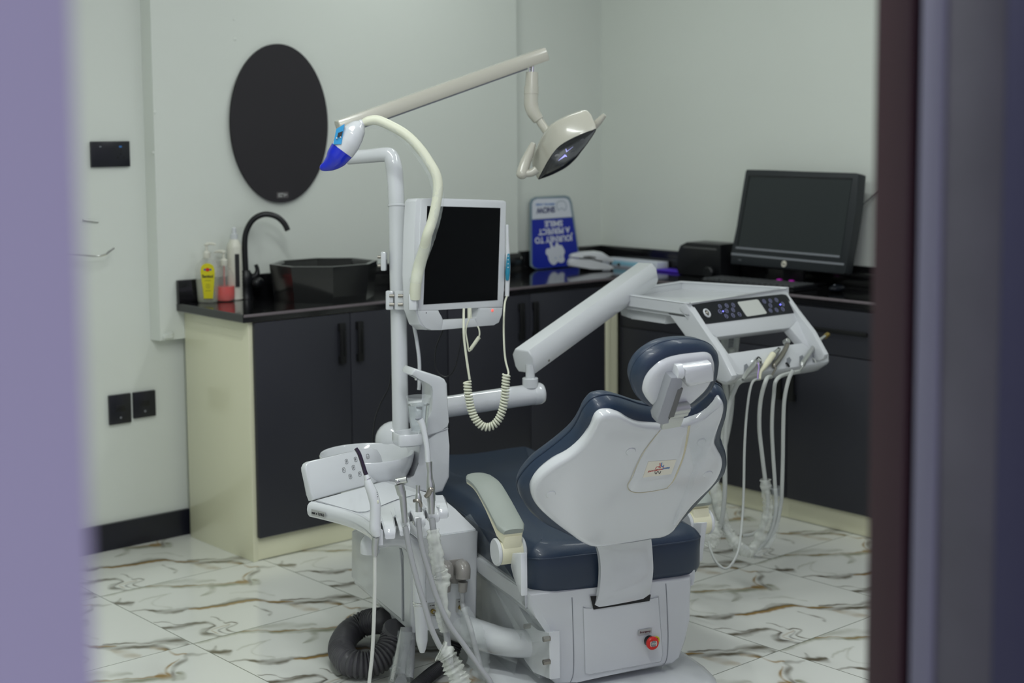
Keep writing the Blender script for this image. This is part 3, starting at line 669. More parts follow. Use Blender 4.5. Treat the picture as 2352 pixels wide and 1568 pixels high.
m = MB(); bq = m5(1190, 1000) - mn * .04; m.box(V(bq.x + .005, bq.y, WT + .07), (.02, .10, .12), None, .004); m.bb(-.15, -.03, bq.y - .11, bq.y + .11, WT + .0005, WT + .01, .003); obj('stand', m, BLACK, t)
m = MB(); m.tube([m5(600, 1000, -.06), m5(600, 800, -.06), m5(635, 700, -.06), m5(670, 640, -.05)], .003, 8); obj('white_cable', m, WHITE, t)
m = MB(); m.tube([m5(1900, 520, -.03), Q(1990, 463, V(-.03, 0, 0), V(1, 0, 0)), Q(2030, 432, V(-.004, 0, 0), V(1, 0, 0))], .0035, 8); obj('power_cable', m, DGREY, t)
for (uu, vv) in ((1790, 622), (1818, 625)):
    q = Q(uu, vv, V(-.17, 0, 0), V(1, 0, 0))
    m = MB(); m.bb(q.x - .012, q.x + .012, q.y - .013, q.y + .013, WT + .001, WT + .016, .003); m.bb(q.x - .008, q.x + .010, q.y - .010, q.y + .010, WT + .012, WT + .024, .004)
    tag(obj('pink_clip', m, MAGENTA), ('left' if uu < 1800 else 'right') + ' one of the two magenta clips under the computer screen', 'clip', 'magenta clips')
# keyboard
k0, k1 = CQ(1645, 638, WT + .012), CQ(1872, 668, WT + .01)
kc = (k0 + k1) / 2; kx = V(k1.x - k0.x, k1.y - k0.y, 0).normalized(); ky = V(kx.y, -kx.x, 0)
kx = V(0.06, -1, 0).normalized(); ky = V(-1, -.06, 0).normalized(); kc = V(-.277, -1.11, WT + .0105)
t = thing('keyboard', 'black computer keyboard in front of the screen', 'keyboard', V(kc.x, kc.y, WT))
m = MB(); m.box(kc, (.45, .15, .014), (kx, ky, ZA), .003); obj('case', m, BLACK, t)
kcap = mat('key_caps', (84, 86, 88), .45)
for r in range(5):
    for c in range(16):
        m = MB(); m.box(kc + kx * (-.21 + c * .0278) + ky * (-.052 + r * .026) + ZA * .0095, (.022, .019, .006), (kx, ky, ZA), .0015, 1); obj('key', m, kcap, t)
mc = CQ(1923, 664, WT + .012)
t = thing('computer_mouse', 'glossy dark computer mouse right of the keyboard', 'mouse', V(mc.x, mc.y, WT))
m = MB(); m.ball(V(mc.x, mc.y, WT + .014), .03, 1.3, .9, .52); obj('shell', m, BLACKG, t)
m = MB(); m.disc(V(mc.x - .012, mc.y, WT + .026), V(0, 1, 0), .005, .004, 12); obj('scroll_wheel', m, GREYP, t)

# ================================================================ dental chair
CT = V(.9455, -.3256, 0); CL = V(.3256, .9455, 0)            # across (to its right seen from behind), and towards the feet
CO = V(-2.08, -2.17, 0)
def c(a, b, z): return CO + CT * a + CL * b + ZA * z
CAX = (CT, CL, ZA)
chair = thing('dental_chair', 'navy leather dental chair seen from behind with white shell and base', 'chair', V(CO.x, CO.y, 0))
m = MB(); m.pillow([c(a, b, 0) for a, b in [(-.27, -.09), (0, -.10), (.24, -.09), (.27, .3), (.24, .95), (0, 1.0), (-.25, .95), (-.29, .3)]], ZA, [(.0, .001), (0, .022), (.008, .032), (.03, .04), (1.9, .045)], 5); obj('floor_plate', m, WHITE, chair)
# rear housing: outline of the rear face in the chair's own width/height, extruded forward
RB = c(0, 0.0, .2)
def RQ(u, v, b=0.0): return Q(u, v, c(0, b, 0), CL)
rear = [RQ(*q) for q in [(1266, 1560), (1264, 1450), (1232, 1420), (1214, 1396), (1212, 1360), (1400, 1345), (1588, 1322), (1590, 1345), (1584, 1420), (1577, 1470), (1562, 1512), (1545, 1526), (1325, 1567), (1280, 1573)]]
m = MB(); m.slab(rear, CL * .62, .010, 3, True); hous = obj('rear_housing', m, WHITE, chair)
def rq(x, y, off=0): return RQ(1180 + x * .24744, 1180 + y * .24744) - CL * off
m = MB(); m.slab([rq(*q, .0) for q in [(640, 860), (720, 885), (1260, 800), (1340, 760), (1380, 1300), (1360, 1370), (700, 1490), (660, 1480)]], -CL * .0035, .0032, 3, True); obj('rear_panel', m, WHITE, chair)
for pts in ([(540, 775), (548, 1000), (556, 1300), (552, 1480), (525, 1560)], [(1412, 645), (1425, 900), (1432, 1150), (1420, 1340), (1375, 1425)]):
    m = MB(); m.tube([rq(*q, .0004) for q in pts], .0012, 6, 4); obj('panel_gap', m, GREYP, chair)
m = MB(); m.slab([rq(*q, .0068) for q in [(700, 755), (730, 880), (1250, 800), (1262, 740)]], -CL * .0004); obj('slot_opening', m, DARKH, chair)
m = MB(); m.disc(rq(1240, 1165, .006), -CL, .0145, .018, 24, .003); bse = obj('button_collar', m, BLACK, chair)
m = MB(); m.disc(rq(1240, 1165, .006) - CL * .018, -CL, .0175, .012, 32, .003); em = obj('emergency_button', m, RED, chair, 'red mushroom emergency stop button')
m = MB(); m.disc(rq(1240, 1165, .006) - CL * .0305, -CL, .008, .0006, 24); cp_ = obj('button_cap', m, GREYP, em)
text(None, 'STOP', rq(1240, 1165, .037) - CL * .0003, CT, ZA, .0058, LABELW, em, 'stop_lettering')
q = rq(1240, 1165, .0366)
for k in (1, -1):
    m = MB(); m.tube([q + CT * (.0095 * math.cos(a)) + ZA * (.0095 * math.sin(a)) * 1 for a in (np.linspace(-.8, .8, 6) + (0 if k > 0 else PI))], .0009, 6, 2); obj('button_arrow', m, LABELW, em)
m = MB(); m.disc(rq(1306, 1165, .007), -CL, .0115, .002, 24, .0005); yt = obj('yellow_tag', m, YEL, chair)
m = MB(); m.torus(rq(1308, 1160, .0095), CL, .006, .0006, 20, 6); obj('tag_ring', m, INK, yt)
m = MB(); m.slab([rq(*q, .0064) for q in [(1145, 1072), (1273, 1050), (1270, 1095), (1145, 1118)]], -CL * .0006); lb = obj('emergency_label', m, LABELG, chair)
text(None, 'Emergency', rq(1209, 1084, .0072), (rq(1270, 1075) - rq(1148, 1095)), ZA, .0075, mat('dark_red_ink', (96, 34, 44), .6), lb, 'emergency_lettering', sx=.95)
# side flange with the coupling bolts
m = MB(); m.slab([Q(uu, vv, c(-.19, 0, 0), CT) for uu, vv in [(1078, 1225), (1120, 1262), (1215, 1390), (1240, 1568), (1105, 1568), (1092, 1400)]], CT * .02, .004, 2, True); obj('side_cover', m, WHITE, chair)
m = MB(); m.slab([Q(uu, vv, c(-.218, 0, 0), CT) for uu, vv in [(1263, 1560), (1262, 1452), (1235, 1448), (1212, 1430), (1195, 1400), (1150, 1320), (1110, 1240), (1105, 1300), (1135, 1400), (1180, 1480), (1225, 1545)]], CT * .03, .002, 1, True); obj('side_plate', m, WHITE, chair)
for uu, vv in ((1214, 1437), (1258, 1466), (1258, 1519)):
    q = Q(uu, vv, c(-.222, 0, 0), CT); m = MB(); m.disc(q + CT * .006, -CT, .0075, .018, 6); m.disc(q - CT * .010, -CT, .0055, .003, 16); obj('bolt', m, STEEL, chair)
# lift arm, leg of the base and front body
m = MB(); m.slab([c(-.15, .20, .27), c(-.15, .95, .05), c(-.15, 1.0, .03), c(-.15, .45, .03), c(-.15, .15, .10)], CT * .30, .01, 2); obj('lift_arm', m, WHITE, chair)
# under-seat shell
def plan(pts, z): return [c(a, b, z) for a, b in pts]
m = MB(); m.pillow(plan([(-.225, .01), (.19, .01), (.20, .06), (.20, .55), (.19, 1.12), (-.22, 1.12), (-.27, .55), (-.265, .06)], .262), ZA, [(.03, 0), (.004, .01), (0, .03), (0, .05), (1.5, .05)], 4)
obj('seat_shell', m, WHITE, chair)
# seat cushion
def cush(p):
    b = (p - CO).dot(CL); a = (p - CO).dot(CT); q = p.copy()
    if p.z > .37: q.z += .016 * math.exp(-((b - .02) / .10) ** 2) * 0 - .010 * math.exp(-((a) / .12) ** 2) * (1 if b > .03 else 0)
    q.z -= max(0, b - .55) * .05
    if b > .98 and p.z > .35: q.z += .03 * min(1, (b - .98) / .1)
    return q
outl = [(-.200, .0), (-.10, -.004), (0, -.006), (.10, -.004), (.20, .0), (.243, .02), (.254, .065), (.256, .2), (.256, .4), (.25, .6), (.24, .9), (.225, 1.08), (.19, 1.15), (0, 1.16), (-.19, 1.15), (-.225, 1.08), (-.24, .9), (-.25, .6), (-.256, .4), (-.256, .2), (-.254, .065), (-.243, .02)]
m = MB(); m.pillow(plan(outl, .295), ZA, [(.03, .0), (.008, .006), (0, .022), (0, .07), (-.002, .098), (.002, .108), (.012, .12), (.03, .132), (.05, .138), (1.25, .1415), (1.5, .14), (1.8, .138)], 4, True, cush)
ring = catmull(plan(outl, .395), 4, True); ring = [cush(p) for p in ring]; m.tube([p + (p - c(0, .5, p.z)).normalized() * .001 for p in ring] + [ring[0]], .0022, 6, 1)
obj('seat_cushion', m, NAVY, chair, sharp=60)
# back: plane leaning back over the headrest end
BD = (-CL * .5812 + ZA * .8137).normalized(); BN = (-CL * .8137 - ZA * .5812).normalized()
B0 = Z(1435, 1250, .45)
def bq(x, y, off=0.0):
    return Q(1160 + x * .26786, 860 + y * .26786, B0 + BN * off, BN)
SH = [(770, 1465), (650, 1425), (550, 1355), (410, 1250), (300, 1150), (240, 1070), (222, 1000), (245, 925), (310, 845), (420, 760), (540, 690), (640, 605), (710, 515), (755, 430), (785, 370), (835, 335), (910, 328), (990, 345), (1060, 385), (1140, 415), (1240, 428), (1340, 434), (1450, 428), (1560, 402), (1660, 365), (1740, 312), (1800, 250), (1850, 213), (1872, 262), (1860, 340), (1825, 440), (1797, 520), (1793, 575), (1820, 640), (1852, 700), (1860, 760), (1832, 850), (1780, 930), (1690, 1020), (1600, 1110), (1530, 1200), (1480, 1270), (1440, 1325), (1390, 1362), (1320, 1388), (1250, 1395), (1000, 1435)]
m = MB(); m.pillow([bq(*q) for q in SH], BN, [(.012, -.03), (.0, -.014), (0, 0), (.001, .004), (.004, .0075), (.009, .009), (.016, .0092), (1.5, .0085), (1.7, .008)], 3)
shell = obj('back_shell', m, PURE, chair, sharp=60)
CU = [(750, 1385), (600, 1345), (440, 1275), (300, 1205), (185, 1110), (118, 1010), (100, 920), (140, 840), (230, 740), (340, 655), (450, 570), (560, 470), (620, 375), (660, 290), (730, 210), (800, 180), (880, 170), (960, 183), (1060, 215), (1150, 245), (1260, 265), (1400, 262), (1530, 235), (1630, 180), (1700, 110), (1750, 80), (1810, 75), (1856, 110), (1872, 175), (1862, 290), (1822, 420), (1822, 500), (1852, 570), (1868, 650), (1862, 740), (1800, 820), (1700, 930), (1600, 1040), (1500, 1150), (1420, 1240), (1300, 1310), (1150, 1340), (950, 1370)]
m = MB(); m.pillow([bq(*q, -.05) for q in CU], -BN, [(.03, -.045), (.012, -.040), (.002, -.026), (0, -.006), (.004, .014), (.014, .028), (.03, .036), (1.5, .03), (1.8, .025)], 3)
rg = catmull([bq(*q, -.05) for q in CU], 3, True); m.tube(rg + [rg[0]], .0018, 6, 1); obj('back_cushion', m, NAVY, chair, sharp=60)
for x, y in ((1076, 655), (390, 1022), (1680, 572), (1738, 850)):
    m = MB(); m.disc(bq(x, y, .0075), BN, .0122, .0038, 28, .0016); obj('screw_cover', m, PURE, chair)
fl = [(1330, 470), (1270, 550), (1190, 660), (1130, 780), (1090, 880), (1050, 950), (1080, 1000), (1160, 1010), (1280, 995), (1400, 970), (1450, 900), (1490, 810), (1540, 680), (1565, 560), (1580, 450)]
m = MB(); m.pillow([bq(*q, .0075) for q in fl], BN, [(0, 0), (.0008, .0018), (.004, .0028), (1.5, .0028)], 3); obj('back_insert', m, PURE, chair)
m = MB(); m.tube([bq(*q, .0104) for q in [(1330, 480), (1265, 560), (1185, 670), (1125, 790), (1085, 885), (1052, 955), (1080, 1002), (1160, 1012), (1280, 998), (1400, 972)]], .0008, 6, 4); obj('glue_line', m, STAIN, chair)
m = MB(); m.tube([bq(*q, .0104) for q in [(1580, 440), (1560, 560), (1530, 700), (1480, 830), (1440, 915), (1390, 970)]], [.0032, .003, .0022, .0026, .0016, .001], 8, 4, flat=.25, updir=CT); obj('glue_line', m, STAIN, chair)
lq = [bq(*q, .0104) for q in [(1228, 745), (1470, 728), (1425, 852), (1180, 882)]]
m = MB(); m.slab(lq, BN * .0005); stk = obj('dealer_sticker', m, LABELW, chair)
xd = (bq(1405, 800) - bq(1235, 830)); yd = BN.cross(xd.normalized())
text(None, 'JOAC DENTAL', bq(1290, 820, .0110), xd, yd, .0062, INKR, stk, 'sticker_lettering', weight=.0001, sx=.95)
text(None, 'STORE', bq(1380, 803, .0110), xd, yd, .0062, INKB, stk, 'sticker_lettering', weight=.0001)
for nm, mm, pl, r in (('sticker_logo', INKR, [(1290, 808), (1300, 792), (1322, 790), (1335, 798)], .0008), ('sticker_logo', INKR, [(1328, 758), (1330, 785), (1318, 796)], .0011), ('sticker_logo', INKB, [(1345, 756), (1340, 782), (1352, 790), (1362, 778)], .0011), ('sticker_logo', INKR, [(1350, 795), (1358, 790), (1360, 800)], .0008), ('sticker_logo', INK, [(1285, 830), (1288, 848), (1298, 850), (1306, 832), (1318, 835), (1322, 850), (1332, 840), (1336, 828)], .0007)):
    m = MB(); m.tube([bq(*q, .0112) for q in pl], r, 6, 4); obj(nm, m, mm, stk)
# seat-back strap
def strap():
    sec = []
    for (u0, v0, u1, v1, b) in [(1364, 1396, 1490, 1372, -.007), (1376, 1370, 1497, 1350, -.022), (1381, 1330, 1502, 1312, -.034), (1381, 1295, 1501, 1280, -.043), (1376, 1265, 1499, 1252, -.055), (1368, 1248, 1496, 1232, -.068), (1364, 1232, 1490, 1218, -.079)]:
        p0 = RQ(u0, v0, b); p1 = RQ(u1, v1, b); sec.append((p0, p1))
    L_ = catmull([s_[0] for s_ in sec], 4); R_ = catmull([s_[1] for s_ in sec], 4); rings = []
    for i, (p0, p1) in enumerate(zip(L_, R_)):
        th = CL * .018; r = []
        for k in range(9):
            t_ = k / 8; bulge = -.0035 * math.sin(PI * t_); e = .004 if k in (0, 8) else 0
            r.append(p0.lerp(p1, t_) + CL * (bulge + e))
        r += [q + th for q in reversed([p0.lerp(p1, k / 8) for k in range(9)])]
        rings.append(r)
    m = MB(); m.loft(rings); return m
obj('back_bracket', strap(), PURE, chair, sharp=50)
# headrest
HN = (-CL * .88 - ZA * .42 + CT * .12).normalized(); H0 = P(1540, 950, 3.395)
def hq(x, y, off=0.0): return Q(1420 + x * .15309, 760 + y * .15309, H0 + HN * off, HN)
HC_ = [(560, 1125), (430, 1080), (310, 1000), (225, 880), (182, 760), (180, 640), (222, 510), (305, 385), (440, 270), (600, 182), (780, 135), (950, 118), (1120, 120), (1270, 147), (1380, 205), (1440, 280), (1458, 360), (1445, 480), (1425, 600), (1375, 730), (1290, 860), (1180, 970), (1050, 1060), (880, 1115), (700, 1140)]
m = MB(); m.pillow([hq(*q, -.03) for q in HC_], -HN, [(.022, -.032), (.008, -.027), (0, -.012), (.0, .004), (.006, .022), (.02, .034), (1.5, .036), (1.8, .03)], 4)
rg = catmull([hq(*q, -.03) for q in HC_], 4, True); m.tube(rg + [rg[0]], .0014, 6, 1); obj('headrest_cushion', m, NAVY, chair, sharp=60)
HS = [(520, 1105), (440, 1030), (385, 950), (352, 870), (365, 760), (405, 660), (480, 560), (600, 455), (750, 382), (950, 338), (1150, 316), (1290, 306), (1370, 338), (1410, 405), (1428, 480), (1422, 600), (1380, 720), (1290, 860), (1180, 970), (1040, 1080), (850, 1140), (650, 1145)]
m = MB(); m.pillow([hq(*q) for q in HS], HN, [(.004, -.004), (0, .002), (.004, .010), (.010, .013), (.018, .014), (1.6, .012)], 4); obj('headrest_shell', m, PURE, chair, sharp=60)
hx0, hx1 = hq(905, 600, .020), hq(1335, 545, .020)
m = MB(); m.slab([hq(*q, .006) for q in [(882, 455), (1308, 398), (1345, 530), (1345, 655), (950, 742), (905, 650), (885, 560)]], HN * .032, .011, 4, True); obj('hinge_cover', m, PURE, chair)
m = MB(); m.tube([hq(835, 612, .020), hq(925, 598, .020)], .0185, 24, 1); obj('hinge_collar', m, WHITE, chair)
ARMG = mat('headrest_grey', (150, 153, 158), .35)
AR = [(690, 592), (830, 582), (862, 630), (862, 700), (845, 755), (780, 770), (625, 1200), (664, 1222), (660, 1275), (545, 1302), (490, 1272), (474, 1190), (560, 1000), (640, 740)]
m = MB(); m.slab([hq(*q, .008) for q in AR], HN * .030, .004, 2, True); obj('headrest_arm', m, ARMG, chair)
m = MB(); m.slab([hq(*q, .012) for q in [(800, 775), (880, 762), (745, 1188), (655, 1205)]], HN * .0275, .002, 2, True); obj('arm_cover', m, DGREY, chair, 'darker grey inner face of the arm')
m = MB(); m.tube([hq(655, 1205, .02), hq(1035, 1140, .02)], .0135, 22, 1); m.tube([hq(740, 1245, .02), hq(1010, 1195, .02)], .0125, 22, 1); obj('height_hinge', m, SILVER, chair)
m = MB(); m.slab([hq(*q, .012) for q in [(668, 1270), (955, 1235), (925, 1310), (900, 1392), (620, 1440), (632, 1330)]], HN * .012, .002, 2, True); obj('headrest_post', m, SILVER, chair)
# armrests
def armrest(pad, a_pl, body, disc_c, strut, side, lab):
    o = c(a_pl, 0, 0); pts = [Q(*q, o, CT) for q in pad]   # centreline (px) on a vertical plane
    w_ = .036; L_ = catmull(pts, 5); rings = []
    for i, p in enumerate(L_):
        t_ = (L_[min(i + 1, len(L_) - 1)] - L_[max(i - 1, 0)]).normalized(); n_ = CT.cross(t_).normalized(); n_ = n_ if n_.z > 0 else -n_
        f = min(1, .72 + 3.0 * min(i, len(L_) - 1 - i) / len(L_)) ; ww = w_ * f
        rings.append([p + CT * (ww * x) + n_ * z for x, z in [(-1, -.004), (-1, .004), (-.85, .008), (-.4, .010), (0, .0105), (.4, .010), (.85, .008), (1, .004), (1, -.004), (0, -.005)]])
    m = MB(); m.loft(rings); pd = obj('armrest_pad', m, ARMGREY, chair, lab, sharp=50)
    rings = []
    for i, p in enumerate(L_):
        s_ = i / (len(L_) - 1); t_ = (L_[min(i + 1, len(L_) - 1)] - L_[max(i - 1, 0)]).normalized(); n_ = CT.cross(t_).normalized(); n_ = n_ if n_.z > 0 else -n_
        f = min(1, .72 + 3.0 * min(i, len(L_) - 1 - i) / len(L_)); ww = w_ * f * .96; dp = .008 + .030 * s_ ** 3
        rings.append([p + CT * (ww * x) + n_ * z for x, z in [(-1, -.004), (1, -.004), (1, -.004 - dp * .7), (.5, -.005 - dp), (-.5, -.005 - dp), (-1, -.004 - dp * .7)]])
    m = MB(); m.loft(rings); d0 = Q(*disc_c, c(a_pl, 0, 0), CT); m.tube([d0 - CT * .028, d0 + CT * .028], .0335, 28, 1)
    e = L_[-1]
    m.slab([p - CT * .025 for p in (e + CL * .035 - ZA * .014, e + CL * .002 - ZA * .010, d0 - CL * .028, d0 + CL * .028)], CT * .050, .004, 2)
    for v in m.bm.verts: pass
    obj('armrest_body', m, IVORY, chair)
    for s_, nm in ((-1, 'pivot_cap'), (1, 'pivot_cap')):
        m = MB(); m.disc(d0 + CT * .028 * s_, CT * s_, .0355, .010, 32, .003); obj(nm, m, WHITE, chair)
    m = MB(); m.slab([Q(*q, c(a_pl + side, 0, 0), CT) for q in strut], CT * .018, .003, 2); obj('armrest_strut', m, WHITE, chair)
armrest([(1092, 1094), (1117, 1112), (1140, 1148), (1160, 1185), (1180, 1222)], -.305, None, (1168, 1264), [(1176, 1270), (1196, 1270), (1197, 1370), (1180, 1330), (1172, 1300)], -.014, 'grey-green worn armrest pad on the left')
armrest([(1582, 1098), (1592, 1118), (1602, 1138), (1612, 1160)], .32, None, (1602, 1200), [(1590, 1200), (1612, 1200), (1600, 1290), (1585, 1300)], -.03, 'blue-grey armrest pad on the far side')
# clear protective film hanging over the left flank
m = MB()
fp = [(1062, 1190), (1080, 1180), (1120, 1240), (1180, 1330), (1240, 1400), (1262, 1440), (1262, 1470), (1215, 1475), (1180, 1440), (1130, 1340)]
pts = [Q(uu, vv, c(-.262, 0, 0), CT) for uu, vv in fp]; m.slab(pts, -CT * .0006); obj('protective_film', m, FILM0, chair)
fp = [(1105, 1290), (1130, 1340), (1200, 1450), (1180, 1560), (1110, 1500)]
m = MB(); m.slab([Q(uu, vv, c(-.24, 0, 0), CT) for uu, vv in fp], -CT * .0006); obj('protective_film', m, FILM0, chair)
m = MB(); m.slab([bq(*q, .0125) for q in [(1540, 400), (1600, 395), (1870, 260), (1800, 560), (1560, 1060), (1450, 1300), (1440, 1270), (1620, 800)]], BN * .0005); obj('protective_film', m, FILM0, chair)

# ================================================================ dental unit beside the chair
UT = V(.970, -.243, 0); UL = V(.243, .970, 0); UB = V(-2.415, -1.702, 0)
UAX = (UT, UL, ZA)
def uq(x, y, off=0.0):   # drawing of the side face of the box, on its own vertical plane
    return Q(780 + x * .24742, 1180 + y * .24742, UB - UT * off, UT)
def nq(x, y, off=0.0):   # drawing of the rear face of the box
    return Q(780 + x * .24742, 1180 + y * .24742, UB - UL * off, UL)
unit = thing('dental_unit', 'white dental unit cabinet with post and cuspidor beside the chair', 'dental unit', V(UB.x, UB.y, 0))
sf = [uq(*q) for q in [(658, 1108), (128, 650), (112, 150), (668, 240)]]
m = MB(); m.slab(sf, UT * .200, .010, 3, True); obj('cabinet_body', m, WHITE, unit)
m = MB(); m.slab([uq(*q, .0) for q in [(590, 985), (155, 615), (125, 580), (128, 160), (470, 90), (570, 330), (585, 500)]], -UT * .005, .004, 2, True); obj('side_cover', m, WHITE, unit)
m = MB(); m.tube([uq(*q, .001) for q in [(596, 992), (150, 618), (124, 585)]], .0015, 6, 1); m.tube([uq(*q, .001) for q in [(596, 992), (588, 480), (575, 330), (480, 85)]], .0012, 6, 4); obj('cover_gap', m, GREYP, unit)
# shoulder that rises to the cuspidor column
zt = uq(668, 240).z
def u(a, b, z): return UB + UT * a + UL * b + ZA * z
m = MB()
m.loft([[u(.004, .004, zt - .03), u(.196, .004, zt - .03), u(.196, .30, zt - .03), u(.004, .30, zt - .03)], [u(.002, .002, zt), u(.196, .002, zt), u(.196, .30, zt), u(.002, .30, zt)],
        [u(.002, .035, zt + .055), u(.150, .035, zt + .055), u(.150, .28, zt + .055), u(.002, .28, zt + .055)], [u(.008, .06, zt + .085), u(.120, .06, zt + .085), u(.120, .26, zt + .085), u(.008, .26, zt + .085)]])
obj('shoulder', m, WHITE, unit, sharp=30)
# cuspidor column
KP = u(.0, .105, 0)
def kq(x, y, off=0.0): return Q(680 + x * .29347, 840 + y * .29347, KP - UL * off, UL)
m = MB(); m.slab([kq(*q) for q in [(975, 560), (1010, 545), (1195, 470), (1200, 620), (1206, 870), (1152, 985), (1090, 1000), (860, 960), (850, 880), (940, 880), (960, 760)]], UL * .11, .008, 3, True); obj('column', m, PURE, unit)
m = MB(); m.slab([kq(*q) for q in [(975, 610), (1030, 560), (1195, 486), (1196, 440), (1185, 140), (1165, 105), (1130, 85), (935, 22), (915, 40), (906, 72), (945, 92), (1045, 125), (1078, 150), (1086, 190), (1082, 360), (1060, 400), (985, 450), (975, 500)]], UL * .075, .006, 3, True); obj('water_arch', m, PURE, unit)
m = MB(); m.tube([kq(*q, .001) for q in [(985, 580), (1070, 535), (1195, 490)]], .0008, 6, 1); obj('arch_gap', m, GREYP, unit)
noz = kq(943, 92, -.03); m = MB(); m.disc(noz, -ZA, .0055, .007, 18, .001); obj('nozzle', m, CHROME, unit)
rc = P(932, 992, 4.10)
m = MB(); ring = [rc + UT * x + UL * y for x, y in [(-.034, -.02), (-.03, -.034), (.0, -.044), (.03, -.04), (.045, -.02), (.06, .02), (.05, .04), (-.02, .03), (-.034, .01)]]
m.pillow(ring, ZA, [(.006, -.034), (.001, -.030), (0, -.024), (0, -.004), (.002, 0), (.007, 0), (.009, -.008), (.012, -.02), (1.9, -.02)], 4); obj('cup_tray', m, PURE, unit, sharp=40)
# cuspidor bowl
bo = P(843, 1042, 4.16)
prof = [(.03, -.117), (.045, -.120), (.077, -.102), (.108, -.066), (.125, -.03), (.131, 0), (.129, .003), (.125, 0), (.120, -.03), (.101, -.069), (.072, -.097), (.04, -.107), (.02, -.109)]
m = MB(); m.lathe(bo, ZA, prof, 56); obj('cuspidor_bowl', m, PURE, unit, sharp=60)
m = MB(); m.tube([bo + ZA * -.10, u(.02, .12, bo.z - .13), u(.05, .15, bo.z - .16)], [.04, .038, .04], 20, 4); obj('bowl_neck', m, WHITE, unit)
# main post
pd = [P(uu, vv, d) for uu, vv, d in [(921, 1060, 4.30), (917, 800, 4.31), (913, 600, 4.32), (911, 475, 4.33)]]
m = MB(); m.tube(pd, .0235, 28, 3); obj('post', m, PURE, unit)
m = MB(); m.disc(pd[-1], (pd[-1] - pd[-2]).normalized(), .0255, .008, 32, .002); obj('post_ring', m, PURE, unit)
pu = [P(uu, vv, d) for uu, vv, d in [(911, 475, 4.33), (909, 430, 4.33), (905, 385, 4.33), (898, 360, 4.335), (885, 355, 4.34), (850, 358, 4.36), (800, 362, 4.385)]]
m = MB(); m.tube(pu, [.0235, .0235, .024, .0225, .021, .020, .020], 28, 8); obj('post_elbow', m, PURE, unit)
m = MB(); m.tube([P(800, 362, 4.385), P(797, 330, 4.38), P(795, 300, 4.375)], [.02, .02, .018], 24, 3); obj('lamp_pivot', m, PURE, unit)
m = MB(); m.ball(P(905, 1010, 4.33), .055, 1.0, 1.0, 1.0); obj('post_foot', m, PURE, unit)
# clamps on the post
for (y0, y1, nm) in ((667, 711, 'gooseneck_clamp'), (578, 622, 'monitor_clamp')):
    d = 4.30; a_ = [(888, 906), (908, 948)] if y0 > 600 else [(876, 888), (926, 948)]
    m = MB()
    for (x0, x1) in a_:
        p0 = P((x0 + x1) / 2, (y0 + y1) / 2, d); m.box(p0, ((x1 - x0) / 3452 * d, .058 if y0 > 600 else .042, (y1 - y0) / 3452 * d), (RT, FWD, UP), .004, 2)
    cl = obj(nm, m, PURE, unit)
    for vv in (y0 + 12, y1 - 12):
        for (x0, x1) in a_[: (2 if y0 > 600 else 1)]:
            m = MB(); q = P(x0 + 12 if y0 > 600 else x0 - 3, vv, d - (.031 if y0 > 600 else .0)); ax = RT
            m.tube([q - ax * .007, q + ax * .007], .0045, 12, 1); obj('bolt', m, STEEL, cl)
m = MB(); m.tube([P(945, 600, 4.3), P(965, 598, 4.29), P(1010, 600, 4.27)], .012, 16, 3); obj('monitor_bracket', m, PURE, unit)
# lower arm of the instrument table
la = [P(925, 948, 4.36), P(1020, 935, 4.40), P(1140, 917, 4.45), P(1225, 905, 4.49)]
m = MB(); m.tube(la, .0315, 32, 2); e = la[-1]; dx = (la[-1] - la[-2]).normalized()
m.lathe(e, dx, [(.0315, 0), (.0325, .002), (.0325, .022), (.028, .031), (.016, .036)], 32); obj('lower_arm', m, PURE, unit, sharp=50)
m = MB(); q = P(1218, 890, 4.48); m.disc(q, ZA, .024, .030, 28, .002); obj('elbow_joint', m, PURE, unit)
m = MB(); m.disc(q + ZA * .02, ZA, .014, .05, 20); obj('elbow_pin', m, PURE, unit)
# spring arm: faceted tube
def prism(m, a, b, prof, up, n=None, bev=.004):
    t_ = (b - a).normalized(); s_ = t_.cross(up).normalized(); u_ = s_.cross(t_)
    m.slab([a + s_ * x + u_ * y for x, y in prof], b - a, bev, 3, True)
oct_ = [(-.030, -.036), (.030, -.036), (.040, -.018), (.040, .022), (.026, .040), (-.026, .040), (-.040, .022), (-.040, -.018)]
a = P(1203, 832, 4.48); b = P(1488, 628, 4.98)
m = MB(); prism(m, a, b, oct_, ZA, bev=.006); obj('spring_arm', m, PURE, unit, sharp=40)
m = MB()
t_ = (b - a).normalized(); s_ = t_.cross(ZA).normalized()
for k, zz in ((.10, -.022), (.13, -.015)):
    q = a + (b - a) * k + s_.cross(t_) * zz; m.disc(q + s_ * (.0385 if (s_.dot(FWD) < 0) else -.0385), s_ if s_.dot(FWD) < 0 else -s_, .004, .0012, 12)
obj('arm_screw', m, STEEL, unit)
